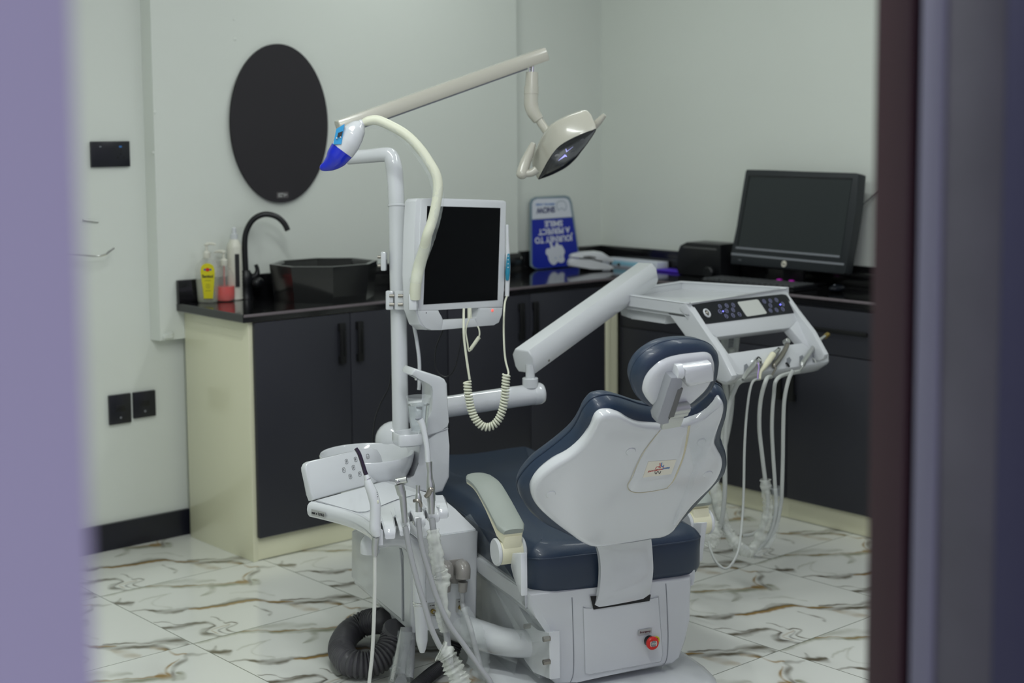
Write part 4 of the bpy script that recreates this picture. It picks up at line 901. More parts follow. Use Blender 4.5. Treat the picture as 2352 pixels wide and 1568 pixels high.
# rear panel fittings
def ndisc(x, y, r, h, mm, nm, par, off=.0):
    m = MB(); m.disc(nq(x, y, off), -UL, r, h, 24, min(.001, h / 3)); return obj(nm, m, mm, par)
m = MB(); m.slab([nq(*q) for q in [(960, 430), (1130, 408), (1160, 425), (1162, 620), (1120, 640), (1030, 640), (960, 560)]], -UL * .010, .003, 2, True); pl = obj('suction_socket', m, TAUPE, unit)
for x0, sc in ((1150, 1.0), (1000, .9)):
    m = MB(); p0 = nq(x0 - 40, 510, .005); p1 = nq(x0 - 5, 520, .055); p2 = nq(x0 - 5, 600, .06); p3 = nq(x0 - 8, 720, .06)
    m.tube([p0, nq(x0 - 15, 495, .035), p1, p2], [.020 * sc, .0215 * sc, .021 * sc, .020 * sc], 24, 6); obj('socket_elbow', m, TAUPE, unit)
    m = MB(); m.tube([nq(x0 - 5, 630, .06), p3], [.0135 * sc, .0115 * sc], 20, 1); obj('socket_cuff', m, TAUPE, unit)
for x0, y0 in ((862, 900), (1120, 865)):
    m = MB(); m.slab([nq(*q, .0) for q in [(x0 - 40, y0 - 70), (x0 + 42, y0 - 80), (x0 + 42, y0 + 45), (x0 - 40, y0 + 50)]], -UL * .0012); vp = obj('valve_label', m, LABELG, unit)
    ndisc(x0, y0, .0068, .010, BRASS, 'valve_knob', unit, .001); ndisc(x0, y0, .0040, .013, STEEL, 'valve_stem', unit, .001)
    text(None, 'Air switch' if x0 < 1000 else 'Water', nq(x0, y0 - 52, .0016), UT, ZA, .0042, INK, vp, 'valve_lettering')
    text(None, 'OFF', nq(x0 + 18, y0 + 38, .0016), UT, ZA, .0036, INK, vp, 'valve_lettering')
# coupling tube to the chair
m = MB(); m.tube([u(.14, .1, P(1105, 1462, 4.1).z), P(1115, 1462, 4.08), P(1160, 1474, 4.02), P(1210, 1478, 3.98), P(1268, 1476, 3.97)], [.040, .040, .038, .037, .037], 32, 6); obj('coupling_tube', m, PURE, unit)
# foot stub
m = MB(); q = nq(430, 1040); m.disc(uq(440, 1075, -.07), ZA, .024, .09, 28); m.disc(uq(535, 1075, -.06), ZA, .022, .06, 28); obj('drain_stub', m, WHITE, unit)
# swivel arm that carries the assistant tray
TZ = .54
m = MB(); m.tube([P(850, 1268, 3.70), P(852, 1245, 3.70), P(880, 1236, 3.74), P(920, 1236, 3.79), P(950, 1256, 3.83), P(962, 1300, 3.86), P(963, 1340, 3.87)], [.024, .024, .023, .023, .021, .018, .0165], 24, 8); obj('tray_arm', m, PURE, unit)
m = MB(); m.tube([P(963, 1330, 3.87), P(964, 1384, 3.87)], .0168, 24, 1); m.tube([P(964, 1384, 3.87), P(967, 1420, 3.87), P(969, 1470, 3.87), P(970, 1498, 3.87)], [.0165, .0165, .0155, .006], 24, 5); obj('arm_column', m, PURE, unit)
m = MB(); q = P(964, 1384, 3.87); m.disc(q, ZA, .0185, .0045, 28, .0015); m.disc(q - ZA * .007, ZA, .0182, .004, 28, .0015); obj('chrome_ring', m, CHROME, unit)

# ---------------------------------------------------------------- assistant tray
def tq(x, y, z=TZ): return Z(680 + x * .29347, 840 + y * .29347, z)
tr = thing('assistant_tray', 'white side tray with upright button panel and instrument notches', 'tray', tq(400, 1150, TZ - .05))
tin = [(140, 1052), (400, 985), (710, 892), (800, 915), (1000, 985), (1100, 1010), (1165, 1060), (1120, 1110), (1040, 1090), (1000, 1130), (930, 1090), (880, 1160), (800, 1130), (760, 1200), (690, 1165), (650, 1260), (560, 1215), (480, 1165), (380, 1140), (140, 1085), (112, 1065)]
m = MB(); m.slab([tq(*q) for q in tin], -ZA * .026, .004, 2, True); obj('tray_body', m, PURE, tr, sharp=30)
A_ = tq(112, 1065, TZ + .004); B_ = tq(480, 1165, TZ + .004); C__ = tq(640, 1285, TZ + .004)
m = MB()
lip = catmull([tq(x, y, TZ + .002) for x, y in [(112, 1068), (250, 1100), (400, 1140), (500, 1178), (580, 1230), (640, 1290)]], 5)
rings = []
for i, p in enumerate(lip):
    t_ = (lip[min(i + 1, len(lip) - 1)] - lip[max(i - 1, 0)]).normalized(); s_ = t_.cross(ZA); s_ = s_ if s_.dot(FWD) < 0 else -s_
    rings.append([p + s_ * x + ZA * z for x, z in [(-.012, 0), (-.004, .002), (.004, 0), (.010, -.006), (.012, -.016), (.010, -.028), (.004, -.036), (-.012, -.036)]])
m.loft(rings); obj('rim', m, PURE, tr, sharp=40)
i0 = 3; t_ = (lip[9] - lip[0]).normalized(); s_ = t_.cross(ZA).normalized(); s_ = s_ if s_.dot(FWD) < 0 else -s_
q = lip[0].lerp(lip[8], .42) + s_ * .0150 - ZA * .019
m = MB(); m.box(q, (.052, .0008, .0165), (t_, s_, ZA)); wl = obj('weight_label', m, LABELG, tr)
text(None, 'max \u2264 1.0 KG', q + s_ * .0006, t_, ZA, .0098, INK, wl, 'weight_lettering', weight=.00015, sx=.85)
# clear liner on the tray floor
m = MB(); m.slab([tq(x, y, TZ + .0012) for x, y in [(160, 1050), (690, 905), (960, 1000), (790, 1045), (560, 1135), (480, 1140), (400, 1120)]], -ZA * .001); obj('floor_mat', m, WHITE, tr)
m = MB(); m.tube([tq(x, y, TZ + .0016) for x, y in [(160, 1060), (400, 1125), (480, 1143), (560, 1138), (790, 1045), (960, 1005)]], .0008, 6, 4); obj('mat_edge', m, GREYP, tr)
# fingers
fing = [((705, 1160), (735, 1265)), ((815, 1130), (850, 1240)), ((925, 1090), (970, 1175)), ((1030, 1060), (1080, 1140)), ((1115, 1030), (1150, 1110))]
for (x0, y0), (x1, y1) in fing:
    p0 = tq(x0, y0, TZ); p1 = tq(x1, y1, TZ); dd = (p1 - p0).normalized(); sd = dd.cross(ZA).normalized()
    rings = []
    for k, (t_, w_, zt_) in enumerate([(-.2, .017, .001), (0, .0175, .001), (.5, .016, .002), (.85, .015, -.001), (.97, .0135, -.008), (1.0, .012, -.014)]):
        pc = p0.lerp(p1, t_); rings.append([pc + sd * x * w_ + ZA * z for x, z in [(-.75, zt_), (.75, zt_), (1, zt_ - .004), (1, -.024), (.8, -.028), (-.8, -.028), (-1, -.024), (-1, zt_ - .004)]])
    m = MB(); m.loft(rings); obj('instrument_holder', m, PURE, tr, sharp=40)
# upright panel
pa, pb_ = tq(125, 1062, TZ), tq(705, 893, TZ); ph = (pb_ - pa).normalized(); pn = ph.cross(ZA); pn = pn if pn.dot(FWD) < 0 else -pn
pn = (pn + ZA * .25).normalized(); po = pa
def vq(x, y, off=0.0): return Q(680 + x * .29347, 840 + y * .29347, po + pn * off, pn)
m = MB(); m.slab([vq(*q) for q in [(135, 1052), (120, 1000), (78, 820), (76, 790), (88, 762), (110, 745), (540, 645), (590, 640), (640, 655), (668, 700), (690, 800), (712, 895)]], -pn * .020, .004, 3, True); up_ = obj('button_panel', m, PURE, tr)
ux = (vq(640, 900) - vq(140, 1040)).normalized(); uy = pn.cross(ux)
for k, (x, y) in enumerate([(395, 748), (466, 731), (561, 708), (374, 815), (450, 796), (425, 865), (499, 846), (592, 822)]):
    q = vq(x, y, .0004); r_ = .0052; m = MB()
    m.tube([q + ux * (r_ * a) + uy * (r_ * 1.15 * b) for a, b in [(.5, 1), (.85, .85), (1, .5), (1, -.5), (.85, -.85), (.5, -1), (-.5, -1), (-.85, -.85), (-1, -.5), (-1, .5), (-.85, .85), (-.5, 1), (.5, 1)]], .00042, 5, 1)
    bt = obj('button', m, INK, up_)
    m = MB()
    if k == 2: m.tube([q + ux * a * r_ + uy * b * r_ for a, b in [(-.5, .2), (-.3, -.5), (.3, -.5), (.4, .3)]], .0004, 5, 1)
    elif k == 7: m.tube([q + uy * .4 * r_, q + uy * .1 * r_], .0005, 5, 1); m.tube([q - uy * .4 * r_, q - uy * .1 * r_], .0005, 5, 1)
    else:
        m.tube([q + ux * a * r_ + uy * b * r_ for a, b in [(-.45, .45), (0, -.1), (.5, -.2 + .1 * (k % 3))]], .00045, 5, 1); m.tube([q + ux * a * r_ + uy * b * r_ for a, b in [(0, -.1), (-.25, -.6)]], .00045, 5, 1)
        m.ball(q + ux * (.15 - .1 * (k % 2)) * r_ + uy * .45 * r_, .0009)
    obj('button_icon', m, INK, bt)

# ---------------------------------------------------------------- instruments on the assistant tray
HZ = 3.555
def hose(t, px, r, mm, nm='hose', d=None, n=12):
    pts = [P(a, b, d) for a, b in px]; e = pts[-1]
    pts += [e + V(.01, .0, -e.z * .55), V(e.x + .05, e.y + .01, r + .02), V(e.x + .14, e.y + .07, r + .001), V(e.x + .22, e.y + .20, r + .001), V(e.x + .26, e.y + .33, r + .001)]
    m = MB(); m.tube(pts, r, n, 8); return obj(nm, m, mm, t)
t = thing('curing_light', 'white pen-shaped curing light with dark bent tip in the first tray notch', 'dental instrument', P(868, 1230, HZ))
m = MB(); m.tube([P(a, b, HZ) for a, b in [(817, 1029), (824, 1040), (830, 1056), (838, 1082), (842, 1092)]], [.0045, .0050, .0048, .0052, .0056], 16, 6); obj('light_guide', m, mat('smoky_violet_tip', (34, 18, 44), .12, coat=.5), t)
m = MB(); m.tube([P(841, 1090, HZ), P(844, 1100, HZ)], [.006, .0075], 18, 1); obj('collar', m, WHITE, t)
m = MB(); m.tube([P(843.5, 1099.5, HZ), P(844.5, 1101.5, HZ)], .0079, 18, 1); obj('chrome_band', m, CHROME, t)
m = MB(); m.tube([P(a, b, HZ) for a, b in [(844, 1101), (848, 1115), (856, 1135), (862, 1160), (862, 1190), (862, 1215), (868, 1232)]], [.0078, .0110, .0128, .0130, .0130, .0135, .0075], 22, 6); obj('handle', m, PURE, t)
for vv in (1130, 1135, 1140):
    m = MB(); m.ball(P(866 + (vv - 1130) * .15, vv, HZ - .0125), .0010); obj('indicator', m, INK, t)
m = MB(); m.ball(P(868, 1152, HZ - .010), .0035, .6, .6, 1.3); obj('button', m, CORD, t)
m = MB(); m.tube([P(863, 1234, HZ), P(861, 1255, HZ), P(861, 1276, HZ)], [.0085, .0080, .0070], 18, 2); obj('ferrule', m, SILVER, t)
hose(t, [(861, 1274), (861, 1340), (859, 1420), (855, 1500), (848, 1568), (845, 1600)], .0045, HOSEP, d=HZ)
t = thing('air_water_syringe', 'chrome three-way syringe with round button in the tray notch', 'dental instrument', P(928, 1200, 3.63))
D2 = 3.63
m = MB(); m.tube([P(917, 1112, D2), P(922, 1132, D2), P(926, 1135, D2)], [.0115, .0110, .010], 20, 2); m.tube([P(910, 1106, D2), P(934, 1101, D2)], .0085, 18, 1); obj('head', m, SILVER, t)
m = MB(); m.disc(P(913, 1106, D2 - .010), -FWD, .0058, .004, 18, .001); m.disc(P(913, 1106, D2 - .0135), -FWD, .0036, .003, 14, .001); obj('trigger', m, CHROME, t)
m = MB(); m.tube([P(923, 1128, D2), P(926, 1150, D2), P(928, 1175, D2), P(930, 1200, D2)], [.0100, .0085, .0080, .0072], 20, 3); obj('handle', m, SILVER, t)
hose(t, [(931, 1208), (940, 1260), (957, 1330), (975, 1390), (990, 1440), (1008, 1480), (1022, 1500), (1040, 1540), (1050, 1568)], .0068, HOSEG, d=D2)
t = thing('saliva_ejector', 'short silver saliva ejector handpiece with lever, between syringe and tall suction', 'dental instrument', P(962, 1180, 3.66))
D3 = 3.66
m = MB(); m.tube([P(960, 1114, D3), P(960, 1130, D3), P(961, 1142, D3), P(962, 1175, D3)], [.0055, .0045, .0080, .0082], 18, 3); obj('handle', m, SILVER, t)
m = MB(); m.tube([P(950, 1150, D3 - .008), P(958, 1149, D3 - .011), P(966, 1154, D3 - .010), P(967, 1164, D3 - .008)], [.004, .0045, .004, .003], 10, 4); obj('lever', m, STEEL, t)
hose(t, [(962, 1190), (963, 1215), (970, 1260), (984, 1310), (1003, 1370), (1030, 1430), (1065, 1480), (1100, 1530), (1130, 1575)], .0066, HOSEG, d=D3)
t = thing('suction_handpiece', 'tall suction handpiece with white curved tip and silver lever body', 'dental instrument', P(990, 1160, 3.69))
D4 = 3.69
m = MB(); m.tube([P(a, b, D4) for a, b in [(964, 963), (970, 975), (976, 1000), (981, 1030), (983, 1062)]], [.0098, .0078, .0068, .0066, .0064], 18, 6); obj('suction_tip', m, PURE, t)
m = MB(); m.ball(P(961, 961, D4 - .003), .0092, 1, .5, .45); obj('tip_opening', m, GREYP, t)
m = MB(); m.tube([P(a, b, D4) for a, b in [(985, 1060), (987, 1082), (987, 1100), (989, 1118), (990, 1150)]], [.0085, .0062, .0080, .0110, .0108], 20, 5); obj('handle', m, SILVER, t)
m = MB(); m.tube([P(a, b, D4 - .010) for a, b in [(976, 1141), (984, 1134), (989, 1124), (996, 1126)]], [.0045, .0065, .0068, .004], 12, 4); obj('lever', m, STEEL, t)
m = MB(); m.tube([P(990, 1148, D4), P(991, 1180, D4)], [.0100, .0075], 18, 1); obj('lower_body', m, SILVER, t)
hose(t, [(992, 1190), (997, 1230), (1003, 1290), (1010, 1340), (1018, 1400), (1026, 1460), (1034, 1520), (1040, 1568)], .0080, HOSEG, d=D4)
def sleeve(t, px, rs, mm, seed, n=18, nm='plastic_sleeve', wob=.18):
    rnd = random.Random(seed); path = catmull([P(a, b, d) for a, b, d in px], 9); m_ = len(path); b = MB()
    rr = [float(np.interp(i / (m_ - 1), np.linspace(0, 1, len(rs)), rs)) for i in range(m_)]
    nr = RT.copy(); rings = []
    for i in range(m_):
        tt = (path[min(i + 1, m_ - 1)] - path[max(i - 1, 0)]).normalized(); nr = (nr - tt * nr.dot(tt)).normalized(); bn = tt.cross(nr)
        sc = 1 + rnd.uniform(-wob, wob) * .7; f1, f2 = rnd.uniform(0, 6.3), rnd.uniform(0, 6.3)
        rings.append([path[i] + (nr * math.cos(2 * PI * k / n) + bn * math.sin(2 * PI * k / n) * .8) * rr[i] * sc * (1 + wob * .35 * math.sin(2 * 2 * PI * k / n + f1) + wob * .3 * math.sin(3 * 2 * PI * k / n + f2)) for k in range(n)])
    b.loft(rings, False, False); return obj(nm, b, mm, t, sharp=80)
sleeve(t, [(994, 1215, 3.68), (1000, 1260, 3.68), (1008, 1305, 3.68), (1015, 1325, 3.68), (1013, 1360, 3.68), (1018, 1420, 3.68), (1025, 1450, 3.68)], [.016, .018, .016, .021, .016, .017, .014], FILM2, 3, nm='wrinkled_sleeve')
sleeve(t, [(1010, 1492, 3.62), (1024, 1500, 3.62), (1035, 1520, 3.62), (1050, 1550, 3.62), (1065, 1585, 3.62)], [.026, .019, .024, .021, .026], FILM2, 5, nm='wrinkled_sleeve', wob=.25)
# hose hanging from the taupe elbow
t = thing('suction_hose', 'grey hose in a cloudy sleeve hanging from the taupe elbow', 'hose', nq(1145, 900, .06))
m = MB(); p3 = nq(1140, 722, .06); m.tube([p3, nq(1141, 780, .06), nq(1148, 860, .06), P(1080, 1440, 4.02), P(1098, 1510, 4.0), P(1108, 1545, 3.98)], [.009, .0062, .0075, .0075, .0075, .0075], 14, 6); obj('tube', m, HOSEG, t)
sleeve(t, [(1062, 1395, 4.02), (1078, 1430, 4.02), (1092, 1480, 4.0), (1100, 1530, 4.0), (1088, 1560, 3.98)], [.012, .026, .030, .028, .03], FILM, 8)
# other hoses under the cabinet
t = thing('hose_bundle', 'bundle of wrapped grey hoses dropping to the floor under the dental unit', 'hose', P(920, 1500, 4.02))
for px, r, mm in (([(934, 1440, 4.08), (930, 1500, 4.06), (922, 1550, 4.02), (921, 1566, 3.98)], .016, HOSEG), ([(925, 1440, 4.08), (915, 1490, 4.06), (900, 1562, 3.98)], .0055, HOSEP), ([(944, 1440, 4.1), (943, 1500, 4.06), (940, 1560, 4.0)], .012, HOSEG)):
    m = MB(); m.tube([P(*q) for q in px], r, 14, 6); obj('hose', m, mm, t)
sleeve(t, [(932, 1450, 4.04), (925, 1500, 4.03), (919, 1540, 3.99), (917, 1562, 3.94)], [.022, .021, .024, .027], FILM, 11)
def corrugated(name, label, pts, r, pitch, m_=None):
    path = catmull(pts, 10); L_ = sum((path[i + 1] - path[i]).length for i in range(len(path) - 1)); n_ = int(L_ / pitch) * 6
    cum = [0]
    for i in range(len(path) - 1): cum.append(cum[-1] + (path[i + 1] - path[i]).length)
    pp, rr = [], []
    for k in range(n_ + 1):
        s_ = L_ * k / n_; pp.append(V(*[float(np.interp(s_, cum, [p[i] for p in path])) for i in range(3)])); rr.append(r * (1 + [.02, .10, .12, .10, .02, -.05][k % 6]))
    m = MB(); m.tube(pp, rr if len(rr) > 1 else r, 26, 1); return tag(obj(name, m, m_ or RIBM), label, 'hose')
RZ = .042
corrugated('corrugated_hose', 'thick dark ribbed hose curling on the marble floor beside the dental unit', [uq(440, 1010, -.07), P(882, 1425, 4.32), Z(840, 1430, RZ + .02), Z(800, 1455, RZ), Z(784, 1492, RZ), Z(806, 1522, RZ), Z(850, 1524, RZ), Z(888, 1500, RZ + .02), P(905, 1462, 4.15), P(912, 1440, 4.14)], .034, .0105)
corrugated('corrugated_hose', 'thinner black ribbed hose passing under the hanging hoses at the bottom', [P(1052, 1420, 4.20), P(1050, 1470, 4.18), Z(1030, 1515, .03), Z(985, 1552, .025), Z(930, 1600, .02)], .017, .007, mat('black_rubber', (38, 38, 42), .5))

# ---------------------------------------------------------------- cup with water
cz = rc.z + .004; cc = P(962, 968, 4.09); cc = V(cc.x, cc.y, cz)
k_ = Q(962, 978, cc, FWD); 
t = thing('water_cup', 'clear plastic cup of water standing under the cuspidor spout', 'cup', cc)
cpf = [(.0225, 0), (.0235, .003), (.0255, .025)] + [(.026 + .0006 * (k % 2) + .0006 * k * .3, .028 + .0032 * k) for k in range(12)] + [(.0315, .080), (.0335, .092), (.0355, .093), (.0355, .0955), (.033, .0955), (.031, .080), (.025, .025), (.022, .0015)]
m = MB(); m.lathe(cc, ZA, cpf, 40); obj('cup_wall', m, CUPM, t, sharp=50)
m = MB(); m.lathe(cc, ZA, [(.0215, .0025), (.0245, .03), (.0298, .073)], 40); obj('water', m, WATER, t)

# ---------------------------------------------------------------- gooseneck whitening lamp
t = thing('whitening_lamp', 'white and blue teeth whitening lamp head on a film-wrapped gooseneck', 'lamp', P(905, 690, 4.25))
GD = 4.09
def g2(x, y, d=GD): return P(700 + x * .30612, 80 + y * .30612, d)
gp = [g2(428, 668), g2(470, 648), g2(540, 640), g2(640, 680), g2(760, 750), g2(860, 850), g2(930, 950), g2(985, 1050), g2(1000, 1150), g2(985, 1270), g2(955, 1400), g2(920, 1500)] + [P(975, 570, 4.11), P(963, 610, 4.13), P(955, 650, 4.13), P(953, 686, 4.14)]
m = MB(); m.tube(gp, [.008, .0125, .0135, .0135, .0135, .0135, .0135, .0135, .0135, .0135, .0135, .014, .015, .0165, .0155, .0155], 20, 6); obj('gooseneck', m, CORD, t)
sleeve(t, [(845, 283, GD), (880, 285, GD), (925, 310, GD), (965, 352, GD), (993, 398, GD), (1006, 440, GD), (1001, 490, GD), (985, 545, 4.10), (965, 600, 4.12), (955, 650, 4.125)], [.015, .0155, .0155, .016, .0155, .0165, .0165, .018, .018, .018], FILM, 21, wob=.07)
hp_ = [g2(440, 668), g2(410, 690), g2(365, 740), g2(325, 800), g2(285, 860), g2(250, 905), g2(215, 950), g2(170, 985), g2(128, 1000), g2(112, 1003)]
m = MB(); m.tube(hp_[:6], [.006, .022, .032, .0355, .034, .0285], 28, 6, updir=RT); m.ball(g2(425, 668), .012); obj('head', m, PURE, t)
m = MB(); m.tube([g2(280, 866), g2(235, 925), g2(200, 960), g2(160, 985), g2(125, 997), g2(113, 1000)], [.0338, .0300, .0225, .0145, .0085, .003], 24, 6, updir=RT); m.tube([g2(215, 860), g2(190, 920), g2(160, 970)], [.006, .011, .010], 12, 4); obj('nose_cover', m, BLUE, t)
sq = [g2(297, 668, GD - .036), g2(274, 820, GD - .038), g2(213, 822, GD - .032), g2(236, 705, GD - .030)]
m = MB(); m.slab(sq, FWD * .012, .0005, 1); sp_ = obj('control_panel', m, mat('sky_blue_panel', (60, 150, 205), .3), t)
m = MB(); m.slab([g2(250, 735, GD - .0385), g2(285, 722, GD - .0385), g2(276, 757, GD - .0385), g2(243, 770, GD - .0385)], FWD * .002); obj('display', m, INK, sp_)
for x, y in ((240, 775), (268, 768)):
    m = MB(); m.ball(g2(x, y, GD - .0365), .0022); obj('key', m, WHITE, sp_)
m = MB(); m.box(P(953, 692, 4.20), (.022, .14, .045), (RT, FWD, UP), .003); obj('socket', m, PURE, t)

# ---------------------------------------------------------------- monitor
WN = V(.132, -.991, 0); mo2 = P(1060, 600, 4.30); WN = (WN + ZA * .06).normalized()
def mq(x, y, off=0.0): return Q(850 + x * .38256, 420 + y * .38256, mo2 + WN * off, WN)
t = thing('monitor', 'white-framed flat monitor clamped to the post of the dental unit', 'monitor', mq(560, 860))
outer = [(345, 882), (315, 850), (300, 800), (285, 730), (300, 300), (308, 100), (315, 92), (420, 92), (800, 104), (815, 110), (820, 125), (800, 700), (795, 800), (775, 840), (745, 855), (420, 882)]
inner = [(415, 765), (650, 748), (655, 770), (645, 800), (630, 812), (440, 822), (425, 800)]
# frame body built round the grip opening
m = MB()
fr_up = [(290, 735), (300, 300), (308, 100), (320, 92), (420, 92), (800, 104), (815, 110), (820, 125), (806, 600), (800, 690), (797, 748), (655, 748), (410, 762), (290, 765)]
m.slab([mq(*q) for q in fr_up], -WN * .032, .003, 2, True)
m.slab([mq(*q) for q in [(290, 764), (411, 762), (428, 800), (440, 822), (430, 884), (370, 884), (335, 870), (310, 835), (296, 790)]], -WN * .032, .003, 2, True)
m.slab([mq(*q) for q in [(440, 821), (630, 812), (652, 862), (430, 884)]], -WN * .032, .003, 2, True)
m.slab([mq(*q) for q in [(655, 747), (797, 747), (793, 790), (775, 838), (745, 855), (650, 862), (629, 812), (645, 800), (655, 770)]], -WN * .032, .003, 2, True)
obj('frame', m, WHITE, t, sharp=30)
m = MB(); m.slab([mq(x, y, -.004) for x, y in [(268, 760), (262, 560), (268, 300), (275, 110), (290, 92), (320, 92), (310, 300), (300, 560), (292, 740), (345, 882), (300, 850), (285, 800)]], -WN * .045, .003, 2, True); obj('rear_case', m, WHITE, t)
m = MB(); m.slab([mq(x, y, .0002) for x, y in [(343, 138), (782, 150), (764, 703), (320, 730)]], WN * .0008); obj('screen', m, SCREEN, t)
m = MB(); m.ball(mq(735, 765, .001), .0045, 1, .4, 1); obj('power_light', m, LEDR, t)
m = MB(); m.disc(mq(337, 780, .0), WN, .0014, .001, 10); obj('screw', m, INK, t)
for px, r in (([(563, 755, 4.24), (562, 800, 4.23), (562, 880, 4.20), (566, 950, 4.2), (580, 1060, 4.2), (598, 1180, 4.2)], .0035),):
    m = MB(); m.tube([P(850 + x * .38256, 420 + y * .38256, d) for x, y, d in px], r, 10, 6)
    cam_cord_a = m
m = MB(); m.tube([P(850 + x * .38256, 420 + y * .38256, 4.23) for x, y in [(598, 770), (600, 800), (575, 880), (585, 960), (595, 1010), (625, 970), (655, 920), (655, 880), (645, 860)]], .0022, 8, 5)
m.tube([P(850 + x * .38256, 420 + y * .38256, 4.23) for x, y in [(602, 1000), (655, 925)]], [.005, .0055], 10, 1); m.tube([P(850 + x * .38256, 420 + y * .38256, 4.235) for x, y in [(597, 750), (598, 812)]], [.006, .0065], 12, 1); obj('plug_cable', m, CORD, t)
m = MB(); m.tube([P(850 + x * .38256, 420 + y * .38256, 4.3) for x, y in [(440, 880), (400, 980), (390, 1080), (410, 1140), (460, 1162), (510, 1110), (545, 960), (550, 900)]], .0018, 8, 6); obj('black_cable', m, BLACK, t)
m = MB(); m.tube([P(a, b, 4.27) for a, b in [(951, 700), (950, 740), (957, 780), (963, 830), (963, 880), (962, 895)]], .0052, 10, 6); obj('white_tube', m, PURE, unit)
m = MB(); m.tube([P(a, b, 4.36) for a, b in [(898, 860), (893, 890), (875, 925), (862, 960), (857, 1000), (857, 1030)]], .002, 8, 6); obj('thin_black_cable', m, BLACK, unit)
# intraoral camera with curly cord
t = thing('intraoral_camera', 'white camera wand with teal grip and coiled cream cord hung at the monitor edge', 'dental camera', mq(826, 560))
m = MB(); m.tube([mq(x, y, .004) for x, y in [(823, 250), (824, 340), (826, 420), (827, 500), (825, 580), (822, 680)]], [.0045, .0050, .0065, .0075, .0070, .0065], 16, 5); obj('wand', m, PURE, t)
m = MB(); m.tube([mq(x, y, .008) for x, y in [(830, 425), (829, 470), (826, 540), (824, 585)]], [.0035, .0060, .0070, .0045], 14, 5); gr = obj('grip', m, TEAL, t)
for y in (440, 462, 485, 507):
    m = MB(); m.ball(mq(829, y, .0155), .0016); obj('key', m, WHITE, gr)
m = cam_cord_a
path = catmull([P(a, b, 4.16) for a, b in [(1073, 876), (1075, 900), (1081, 935), (1092, 962), (1108, 978), (1125, 980), (1140, 970), (1152, 948), (1159, 915), (1161, 885), (1163, 860)]], 30)
cum = [0]
for i in range(len(path) - 1): cum.append(cum[-1] + (path[i + 1] - path[i]).length)
turns = 38; hl = []
for k in range(turns * 12 + 1):
    s_ = cum[-1] * k / (turns * 12); p = V(*[float(np.interp(s_, cum, [q[i] for q in path])) for i in range(3)])
    p2 = V(*[float(np.interp(min(s_ + .003, cum[-1]), cum, [q[i] for q in path])) for i in range(3)]); p1 = V(*[float(np.interp(max(s_ - .003, 0), cum, [q[i] for q in path])) for i in range(3)])
    tt = (p2 - p1).normalized(); x_ = tt.cross(FWD).normalized(); an = 2 * PI * k / 12; hl.append(p + (x_ * math.cos(an) + FWD * math.sin(an)) * .0092)
m.tube(hl, .0031, 7, 1)
m.tube([P(1163, 862, 4.17), P(1168, 856, 4.18), P(1160, 820, 4.19), P(1157, 760, 4.19), P(1159, 700, 4.19), mq(822, 680, .004)], .0028, 10, 6)
obj('coiled_cord', m, CORD, t, sharp=80)

# ---------------------------------------------------------------- operating light
OD0, OD1 = 4.37, 4.62
a = P(776, 293, OD0); b = P(1252, 124, OD1)
t = thing('operating_light', 'beige-white dental operating light on a long slanting arm above the chair', 'lamp', a)
m = MB(); prism(m, a, b, [(-.020, -.020), (.020, -.020), (.024, -.012), (.024, .010), (.018, .020), (-.018, .020), (-.024, .010), (-.024, -.012)], ZA, bev=.004); obj('arm', m, LAMPW, t, sharp=40)
m = MB(); prism(m, a.lerp(b, .02) - ZA * .020, a.lerp(b, .9) - ZA * .020, [(-.015, -.006), (.015, -.006), (.017, .004), (-.017, .004)], ZA, bev=.001); obj('arm_channel', m, GREYP, t, 'grey underside channel')
jt = P(1223, 146, 4.60)
m = MB(); m.tube([jt + ZA * .02, P(1223, 172, 4.60)], .0075, 18, 1); m.tube([jt + ZA * .02 - RT * .006, P(1217, 172, 4.60)], .0035, 10, 1); obj('rod', m, CHROME, t)
def l2(x, y, d=4.60): return P(700 + x * .30612, 80 + y * .30612, d)
m = MB(); m.tube([l2(1705, 282), l2(1702, 392)], [.0185, .0205], 28, 1); m.tube([l2(1700, 390), l2(1699, 445)], .0225, 28, 1)
m.tube([l2(1699, 440), l2(1698, 520), l2(1715, 580), l2(1755, 640)], [.0215, .0215, .0205, .0165], 28, 8); obj('joint', m, LAMPW, t)
m = MB(); m.tube([l2(1745, 622), l2(1775, 665), l2(1820, 730)], [.0125, .0125, .013], 22, 2); obj('neck', m, LAMPW, t)
gn = (-ZA * .80 - V(FWD.x, FWD.y, 0).normalized() * .50 + RT * .32).normalized(); go = l2(1960, 880, 4.52)
def lq2(x, y, off=0.0): return Q(700 + x * .30612, 80 + y * .30612, go + gn * off, gn)
gl = [(2188, 706), (2150, 712), (2060, 745), (1950, 800), (1885, 850), (1830, 925), (1785, 1005), (1748, 1080), (1780, 1075), (1860, 1045), (1960, 992), (2030, 930), (2070, 880), (2130, 800)]
g3 = catmull([lq2(*q) for q in gl], 4, True)
cen = sum(g3, Vector()) / len(g3)
up1 = -gn
rings = []
for sc, h in ((.985, -.002), (1.0, .002), (1.015, .012), (1.01, .050), (.96, .070), (.85, .082), (.5, .090), (.1, .092)):
    rings.append([cen + (p - cen) * sc + up1 * h for p in g3])
m = MB(); m.loft(rings, False, True); obj('head', m, LAMPW, t, sharp=50)
m = MB(); m.pillow([lq2(*q, .0005) for q in gl], gn, [(.003, -.001), (.0015, .001), (.004, .0022), (1.5, .003)], 4); fc = obj('glass', m, LAMPG, t)
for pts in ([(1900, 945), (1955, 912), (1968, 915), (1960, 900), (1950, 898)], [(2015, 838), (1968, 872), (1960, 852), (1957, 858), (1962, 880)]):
    m = MB(); m.slab([lq2(x, y, .0045) for x, y in pts], gn * .0004); obj('light_mark', m, LEDV, fc)
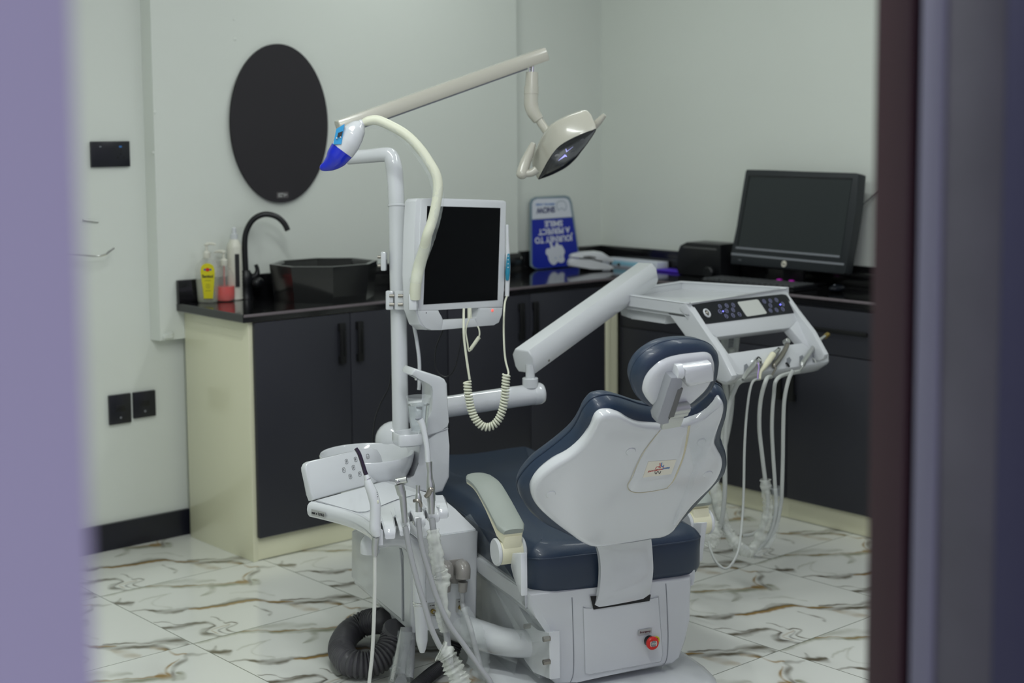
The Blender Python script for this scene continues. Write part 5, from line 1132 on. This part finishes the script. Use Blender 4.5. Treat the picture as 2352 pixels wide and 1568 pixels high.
for x, y in ((1890, 900), (1930, 975), (2080, 785), (2010, 880)):
    m = MB(); m.disc(lq2(x, y, .0026), gn, .007, .001, 24); obj('lens', m, mat('lens_glass', (30, 34, 52), .1, coat=.5) if 'lens_glass' not in bpy.data.materials else bpy.data.materials['lens_glass'], fc)
m = MB(); m.tube([l2(1715, 815, 4.56), l2(1690, 880, 4.55), l2(1655, 960, 4.54), l2(1630, 1040, 4.53)], [.008, .0135, .0165, .0175], 22, 6); m.ball(l2(1630, 1040, 4.53), .0175); m.tube([l2(1640, 1040, 4.53), l2(1700, 1035, 4.53), l2(1740, 1010, 4.53)], [.010, .012, .012], 14, 4); obj('grip', m, LAMPW, t)
m = MB(); m.tube([l2(2165, 690, 4.50), l2(2205, 650, 4.49), l2(2250, 600, 4.48)], [.012, .0105, .0065], 18, 4); obj('grip', m, LAMPW, t)
for x, y in ((2040, 690), (2078, 678), (2000, 708)):
    m = MB(); m.ball(lq2(x, y + 20, -.03) , .0022); obj('vent_hole', m, INK, t)

# ================================================================ instrument table (doctor's side)
N0 = Z(1580, 697, .95); R0 = Z(1805, 662, .95); A0 = Z(1403, 672, .95); K0 = Z(1565, 648, .95)
it = thing('instrument_table', 'white dentist tray with black touch panel at the end of the jointed arm', 'instrument table', V(A0.x, A0.y, .75))
m = MB()
E1 = (R0 - N0).normalized(); outd = E1.cross(ZA).normalized(); outd = outd if outd.dot(FWD) < 0 else -outd
m.slab([N0 - ZA * .022, R0 - ZA * .022, K0 - ZA * .022, A0 - ZA * .022], -ZA * .025, .004, 2, True); obj('tray_floor', m, WHITE, it)
m = MB()
for p, q in ((N0, R0), (R0, K0), (K0, A0), (A0, N0)):
    dd = (q - p).normalized(); m.box((p + q) / 2 - ZA * .016, ((q - p).length + .008, .011, .034), (dd, dd.cross(ZA), ZA), .003, 2)
obj('tray_rim', m, WHITE, it)
# underside housing
def d5(x, y): return (1350 + x * .2551, 600 + y * .2551)
SN = (N0 - A0).cross(ZA).normalized(); SN = SN if SN.dot(FWD) < 0 else -SN
def sq5(x, y, off=0.0): return Q(*d5(x, y), N0 + SN * off, SN)
m = MB(); m.slab([sq5(*q, -.02) for q in [(275, 385), (300, 490), (380, 500), (385, 520), (690, 565), (720, 440)]], -SN * .35, .004, 2, True); obj('under_housing', m, WHITE, it)
# side wing
m = MB(); m.slab([sq5(*q) for q in [(215, 290), (205, 362), (280, 390), (720, 440), (870, 672), (890, 690), (985, 700), (1050, 760), (1125, 900), (1130, 1000), (1150, 1048), (1200, 1082), (1250, 1090), (1285, 1068), (1298, 1030), (1180, 800), (1020, 600), (890, 372)]], -SN * .022, .004, 2, True); obj('side_wing', m, WHITE, it)
m = MB(); off_ = R0 - N0; m.slab([sq5(*q) + off_ - E1 * .0 for q in [(700, 440), (870, 672), (890, 690), (985, 700), (1050, 760), (1125, 900), (1130, 1000), (1150, 1048), (1200, 1082), (1250, 1090), (1285, 1068), (1298, 1030), (1180, 800), (1020, 600), (890, 372)]], SN * .02, .004, 2, True); obj('side_wing', m, WHITE, it)
# sloping front
FV = (outd * .56 - ZA * .83).normalized(); FN = E1.cross(FV); FN = FN if FN.dot(FWD) < 0 else -FN
def fq(x, y, off=0.0): return Q(1540 + x * .17857, 640 + y * .17857, N0 + FN * off, FN)
def rib(m, pts, th=.030): m.slab([fq(*q) for q in pts], -FN * th, .004, 2, True)
m = MB(); rib(m, [(190, 318), (215, 300), (1470, 150), (1500, 175), (1700, 480), (1540, 630), (600, 750), (420, 640)])
rib(m, [(410, 630), (604, 752), (742, 962), (950, 1225), (830, 1205), (730, 1120)]); rib(m, [(1538, 632), (1690, 462), (1945, 825), (2030, 960), (2035, 1010), (2000, 1050), (1700, 822)])
rib(m, [(738, 958), (1702, 820), (2005, 1046), (1990, 1070), (1800, 1100), (950, 1228), (860, 1215)]); obj('front_frame', m, WHITE, it, sharp=30)
m = MB(); m.slab([fq(x, y, .0006) for x, y in [(285, 320), (1430, 200), (1480, 208), (1510, 240), (1615, 425), (1605, 438), (460, 582), (420, 575), (395, 545), (272, 340)]], FN * .0016, .0004, 1, True); cpn = obj('control_panel', m, BLACKG, it)
m = MB(); m.slab([fq(x, y, .0026) for x, y in [(868, 298), (1108, 266), (1130, 275), (1236, 435), (1228, 450), (992, 486), (972, 475), (865, 312)]], FN * .0006); obj('display', m, mat('pale_display', (205, 208, 202), .6), cpn)
kc_ = fq(468, 442, .0026); m = MB(); m.torus(kc_, FN, .0125, .0035, 36, 12); obj('knob_ring', m, WHITE, cpn)
m = MB(); m.ball(kc_, .007, 1, 1, 1); obj('knob', m, STEEL, cpn)
RNG = mat('button_ring', (150, 152, 190), .4)
for k, (x, y) in enumerate([(637, 355), (722, 345), (808, 338), (637, 422), (722, 412), (805, 400), (718, 480), (805, 470), (888, 457), (1205, 290), (1285, 282), (1363, 272), (1285, 343), (1445, 325), (1287, 408), (1365, 400), (1445, 390)]):
    q = fq(x, y, .0026); m = MB(); m.torus(q, FN, .0070, .0007, 22, 6); bt = obj('touch_button', m, RNG, cpn)
    m = MB(); yv = FN.cross(E1).normalized(); m.tube([q + E1 * (.0025 * math.cos(k + j * 2.3)) + yv * (.003 * math.sin(k * 1.7 + j * 2.0)) for j in range(4)], .0005, 5, 2); obj('button_icon', m, RNG, bt)
for x, y in ((677, 418), (1412, 332)):
    m = MB(); m.ball(fq(x, y, .003), .0021); obj('indicator', m, LED, cpn)
# thick bumper below
m = MB(); bp = [fq(*q) for q in [(640, 1010), (730, 1120), (830, 1205), (950, 1228), (1400, 1160), (1990, 1070), (2025, 1030), (2033, 985)]]
bp = catmull(bp, 4); rings = []
for i, p in enumerate(bp):
    tt = (bp[min(i + 1, len(bp) - 1)] - bp[max(i - 1, 0)]).normalized(); w2 = FN.cross(tt).normalized(); w2 = w2 if w2.z < 0 else -w2
    rings.append([p + w2 * x - FN * y for x, y in [(-.012, .002), (.0, .0), (.004, .004), (.006, .014), (.006, .055), (.002, .064), (-.012, .066)]])
m.loft(rings); obj('bumper', m, WHITE, it, sharp=40)
for x in (975, 1160, 1345, 1525, 1690, 1860):
    q = fq(x + 40, 1215 - (x - 975) * .155 - 120, .0004); m = MB(); m.slab([fq(x - 30, 1110 - (x - 975) * .155, .0006), fq(x + 5, 1090 - (x - 975) * .155, .0006), fq(x + 30, 1130 - (x - 975) * .155, .0006), fq(x - 5, 1210 - (x - 975) * .155, .0006), fq(x - 30, 1215 - (x - 975) * .155, .0006)], FN * .0004); obj('instrument_notch', m, GREYP, it)
# handpieces with their hoses
def f6(x, y, off=.012): return fq(x, y, off)
HD = 4.62
def hp2(label, body, rs, mm, hosepx, hr, hm, extra=None, name='handpiece'):
    t = thing(name, label, 'dental instrument', f6(*body[-1]))
    m = MB(); m.tube([f6(*q) for q in body], rs, 18, 5); obj('handle', m, mm, t)
    if extra: extra(t)
    if hosepx:
        m = MB(); m.tube([f6(body[-1][0], body[-1][1], .008)] + [P(a_, b_, d_) for a_, b_, d_ in hosepx], hr, 12, 7); obj('hose', m, hm, t)
    return t
def ex1(t):
    m = MB(); m.tube([f6(1100, 1040), f6(1150, 1070)], .010, 18, 1); m.torus(f6(1125, 1070, .022), FN, .007, .002, 20, 8); obj('button_head', m, CHROME, t)
    m = MB(); m.tube([f6(1105, 1040, .02), f6(1130, 1005, .02), f6(1165, 1040, .02), f6(1160, 1085, .02)], .002, 8, 3); obj('clip', m, BLACK, t)
    m = MB(); m.tube([f6(1128, 1080, .024), f6(1138, 1150, .026), f6(1125, 1220, .024), f6(1122, 1290, .02)], .0016, 8, 5); obj('lilac_loop', m, LILAC, t, 'thin lilac string')
hp2('chrome syringe with lilac string, leftmost in the dentist tray notches', [(1115, 1060), (1050, 1140), (985, 1210), (930, 1300)], [.0095, .0100, .0085, .0050], SILVER, [(1690, 888, 4.60), (1672, 945, 4.62), (1665, 1020, 4.64), (1665, 1120, 4.66), (1660, 1180, 4.68), (1653, 1212, 4.7)], .0075, HOSER, ex1, 'air_water_syringe')
def ex2(t):
    m = MB(); m.tube([f6(1400, 895), f6(1385, 915), f6(1330, 970)], [.005, .0065, .0085], 16, 2); obj('metal_tip', m, SILVER, t)
    m = MB(); m.tube([f6(1385, 885, .018), f6(1405, 908, .016)], .0022, 8, 1); obj('clip', m, BLACK, t)
hp2('ivory scaler handpiece with metal tip, second in the dentist tray notches', [(1318, 975), (1260, 1060), (1200, 1140), (1160, 1200), (1150, 1290)], [.0105, .0098, .0075, .0045, .0035], IVORY, [(1727, 880, 4.6), (1716, 940, 4.6), (1710, 1030, 4.6), (1708, 1130, 4.6), (1704, 1200, 4.58), (1696, 1262, 4.52), (1680, 1296, 4.5), (1664, 1305, 4.5), (1645, 1290, 4.52), (1632, 1262, 4.56), (1628, 1245, 4.6)], .0040, HOSER, ex2, 'scaler')
def ex3(t):
    m = MB(); m.disc(f6(1520, 790, .030), -FN, .0095, .020, 20, .002); obj('head', m, SILVER, t)
hp2('bent steel high-speed handpiece standing upright in the dentist tray', [(1520, 800, .02), (1495, 870, .018), (1440, 970), (1380, 1060), (1335, 1120), (1350, 1160), (1290, 1260)], [.0050, .0075, .0085, .0080, .0085, .0030, .0035], STEEL, [(1760, 872, 4.58), (1747, 920, 4.6), (1744, 980, 4.62), (1750, 1040, 4.64), (1757, 1098, 4.66), (1764, 1160, 4.68), (1750, 1220, 4.7), (1722, 1258, 4.7)], .0066, HOSER, ex3)
def ex4(t):
    m = MB(); m.tube([f6(1985, 745, .018), f6(2025, 715, .022)], .0085, 18, 1); obj('head', m, BRASS, t)
hp2('straight steel handpiece with a brassy head, rightmost in the dentist tray', [(2000, 730, .02), (1925, 785, .018), (1880, 820), (1800, 940), (1700, 1090), (1695, 1140), (1650, 1190)], [.0055, .0060, .0088, .0082, .0090, .0035, .0030], SILVER, [(1787, 868, 4.58), (1777, 910, 4.6), (1773, 980, 4.62), (1776, 1050, 4.64), (1780, 1110, 4.66), (1782, 1170, 4.68), (1768, 1225, 4.7), (1740, 1262, 4.7)], .0060, HOSER, ex4)
t = thing('hanging_hose', 'rightmost pale hose hanging empty from the dentist tray', 'hose', P(1815, 862, 4.58))
m = MB(); m.tube([f6(1830, 1020, .002), f6(1860, 1050, .008), f6(1870, 1085, .006)], .0025, 8, 5); m.tube([P(a_, b_, d_) for a_, b_, d_ in [(1822, 850, 4.6), (1812, 870, 4.6), (1802, 915, 4.6), (1799, 980, 4.62), (1798, 1050, 4.64), (1796, 1120, 4.66), (1793, 1160, 4.68), (1780, 1215, 4.7), (1752, 1255, 4.72)]], .0062, 12, 7); obj('hose', m, HOSER, t)
m = MB(); m.tube([f6(1488, 1085, .004), f6(1505, 1095, .008), f6(1528, 1130, .006)], .0035, 8, 4); obj('black_hook', m, BLACK, it)
sl = thing('hose_sleeves', 'crinkled clear plastic sleeves bundled round the looping instrument hoses', 'plastic sleeve', P(1750, 1180, 4.7))
sleeve(sl, [(1757, 1100, 4.66), (1760, 1130, 4.67), (1764, 1170, 4.68), (1756, 1210, 4.69), (1740, 1245, 4.7), (1718, 1268, 4.7), (1700, 1255, 4.7)], [.017, .014, .016, .018, .018, .016, .014], FILM2, 31, wob=.22)
sleeve(sl, [(1781, 1118, 4.65), (1783, 1150, 4.67), (1782, 1190, 4.68), (1770, 1230, 4.69), (1748, 1262, 4.7), (1728, 1275, 4.7)], [.015, .012, .014, .016, .017, .013], FILM, 32, wob=.22)
sleeve(sl, [(1640, 1110, 4.72), (1652, 1160, 4.72), (1665, 1205, 4.71), (1685, 1240, 4.7), (1705, 1262, 4.7), (1730, 1270, 4.7)], [.018, .017, .018, .020, .018, .015], FILM2, 33, wob=.22)
sleeve(sl, [(1632, 1190, 4.7), (1640, 1215, 4.69), (1632, 1240, 4.68), (1625, 1255, 4.68)], [.014, .026, .028, .015], FILM2, 34, wob=.25)
hb = thing('supply_hoses', 'grey supply hoses bundled behind the chair below the dentist tray', 'hose', P(1660, 1000, 4.95))
for k, px in enumerate([[(1665, 870, 4.9), (1668, 940, 4.92), (1658, 1020, 4.9), (1640, 1110, 4.8), (1645, 1170, 4.75), (1680, 1235, 4.7), (1720, 1262, 4.7)], [(1680, 800, 4.9), (1682, 870, 4.92), (1676, 960, 4.9), (1655, 1060, 4.8), (1635, 1150, 4.75)], [(1668, 730, 5.0), (1664, 800, 4.98), (1664, 860, 4.95)], [(1697, 730, 5.0), (1690, 800, 4.98), (1680, 860, 4.95)]]):
    m = MB(); m.tube([P(*q) for q in px], .010 if k != 2 else .013, 12, 7); obj('hose', m, HOSER, hb)
m = MB(); m.slab([P(1648, 765, 4.95), P(1655, 725, 4.97), P(1712, 722, 4.97), P(1690, 800, 4.95), P(1688, 830, 4.95), P(1665, 830, 4.95)], FWD * .001); obj('hose_wrap', m, FILM, hb)
# looping pale hose end between the sleeves
m = MB(); m.tube([P(1706, 1230, 4.75), P(1730, 1226, 4.75), P(1752, 1210, 4.74), P(1766, 1190, 4.72)], .006, 10, 5); obj('hose', m, HOSER, hb)
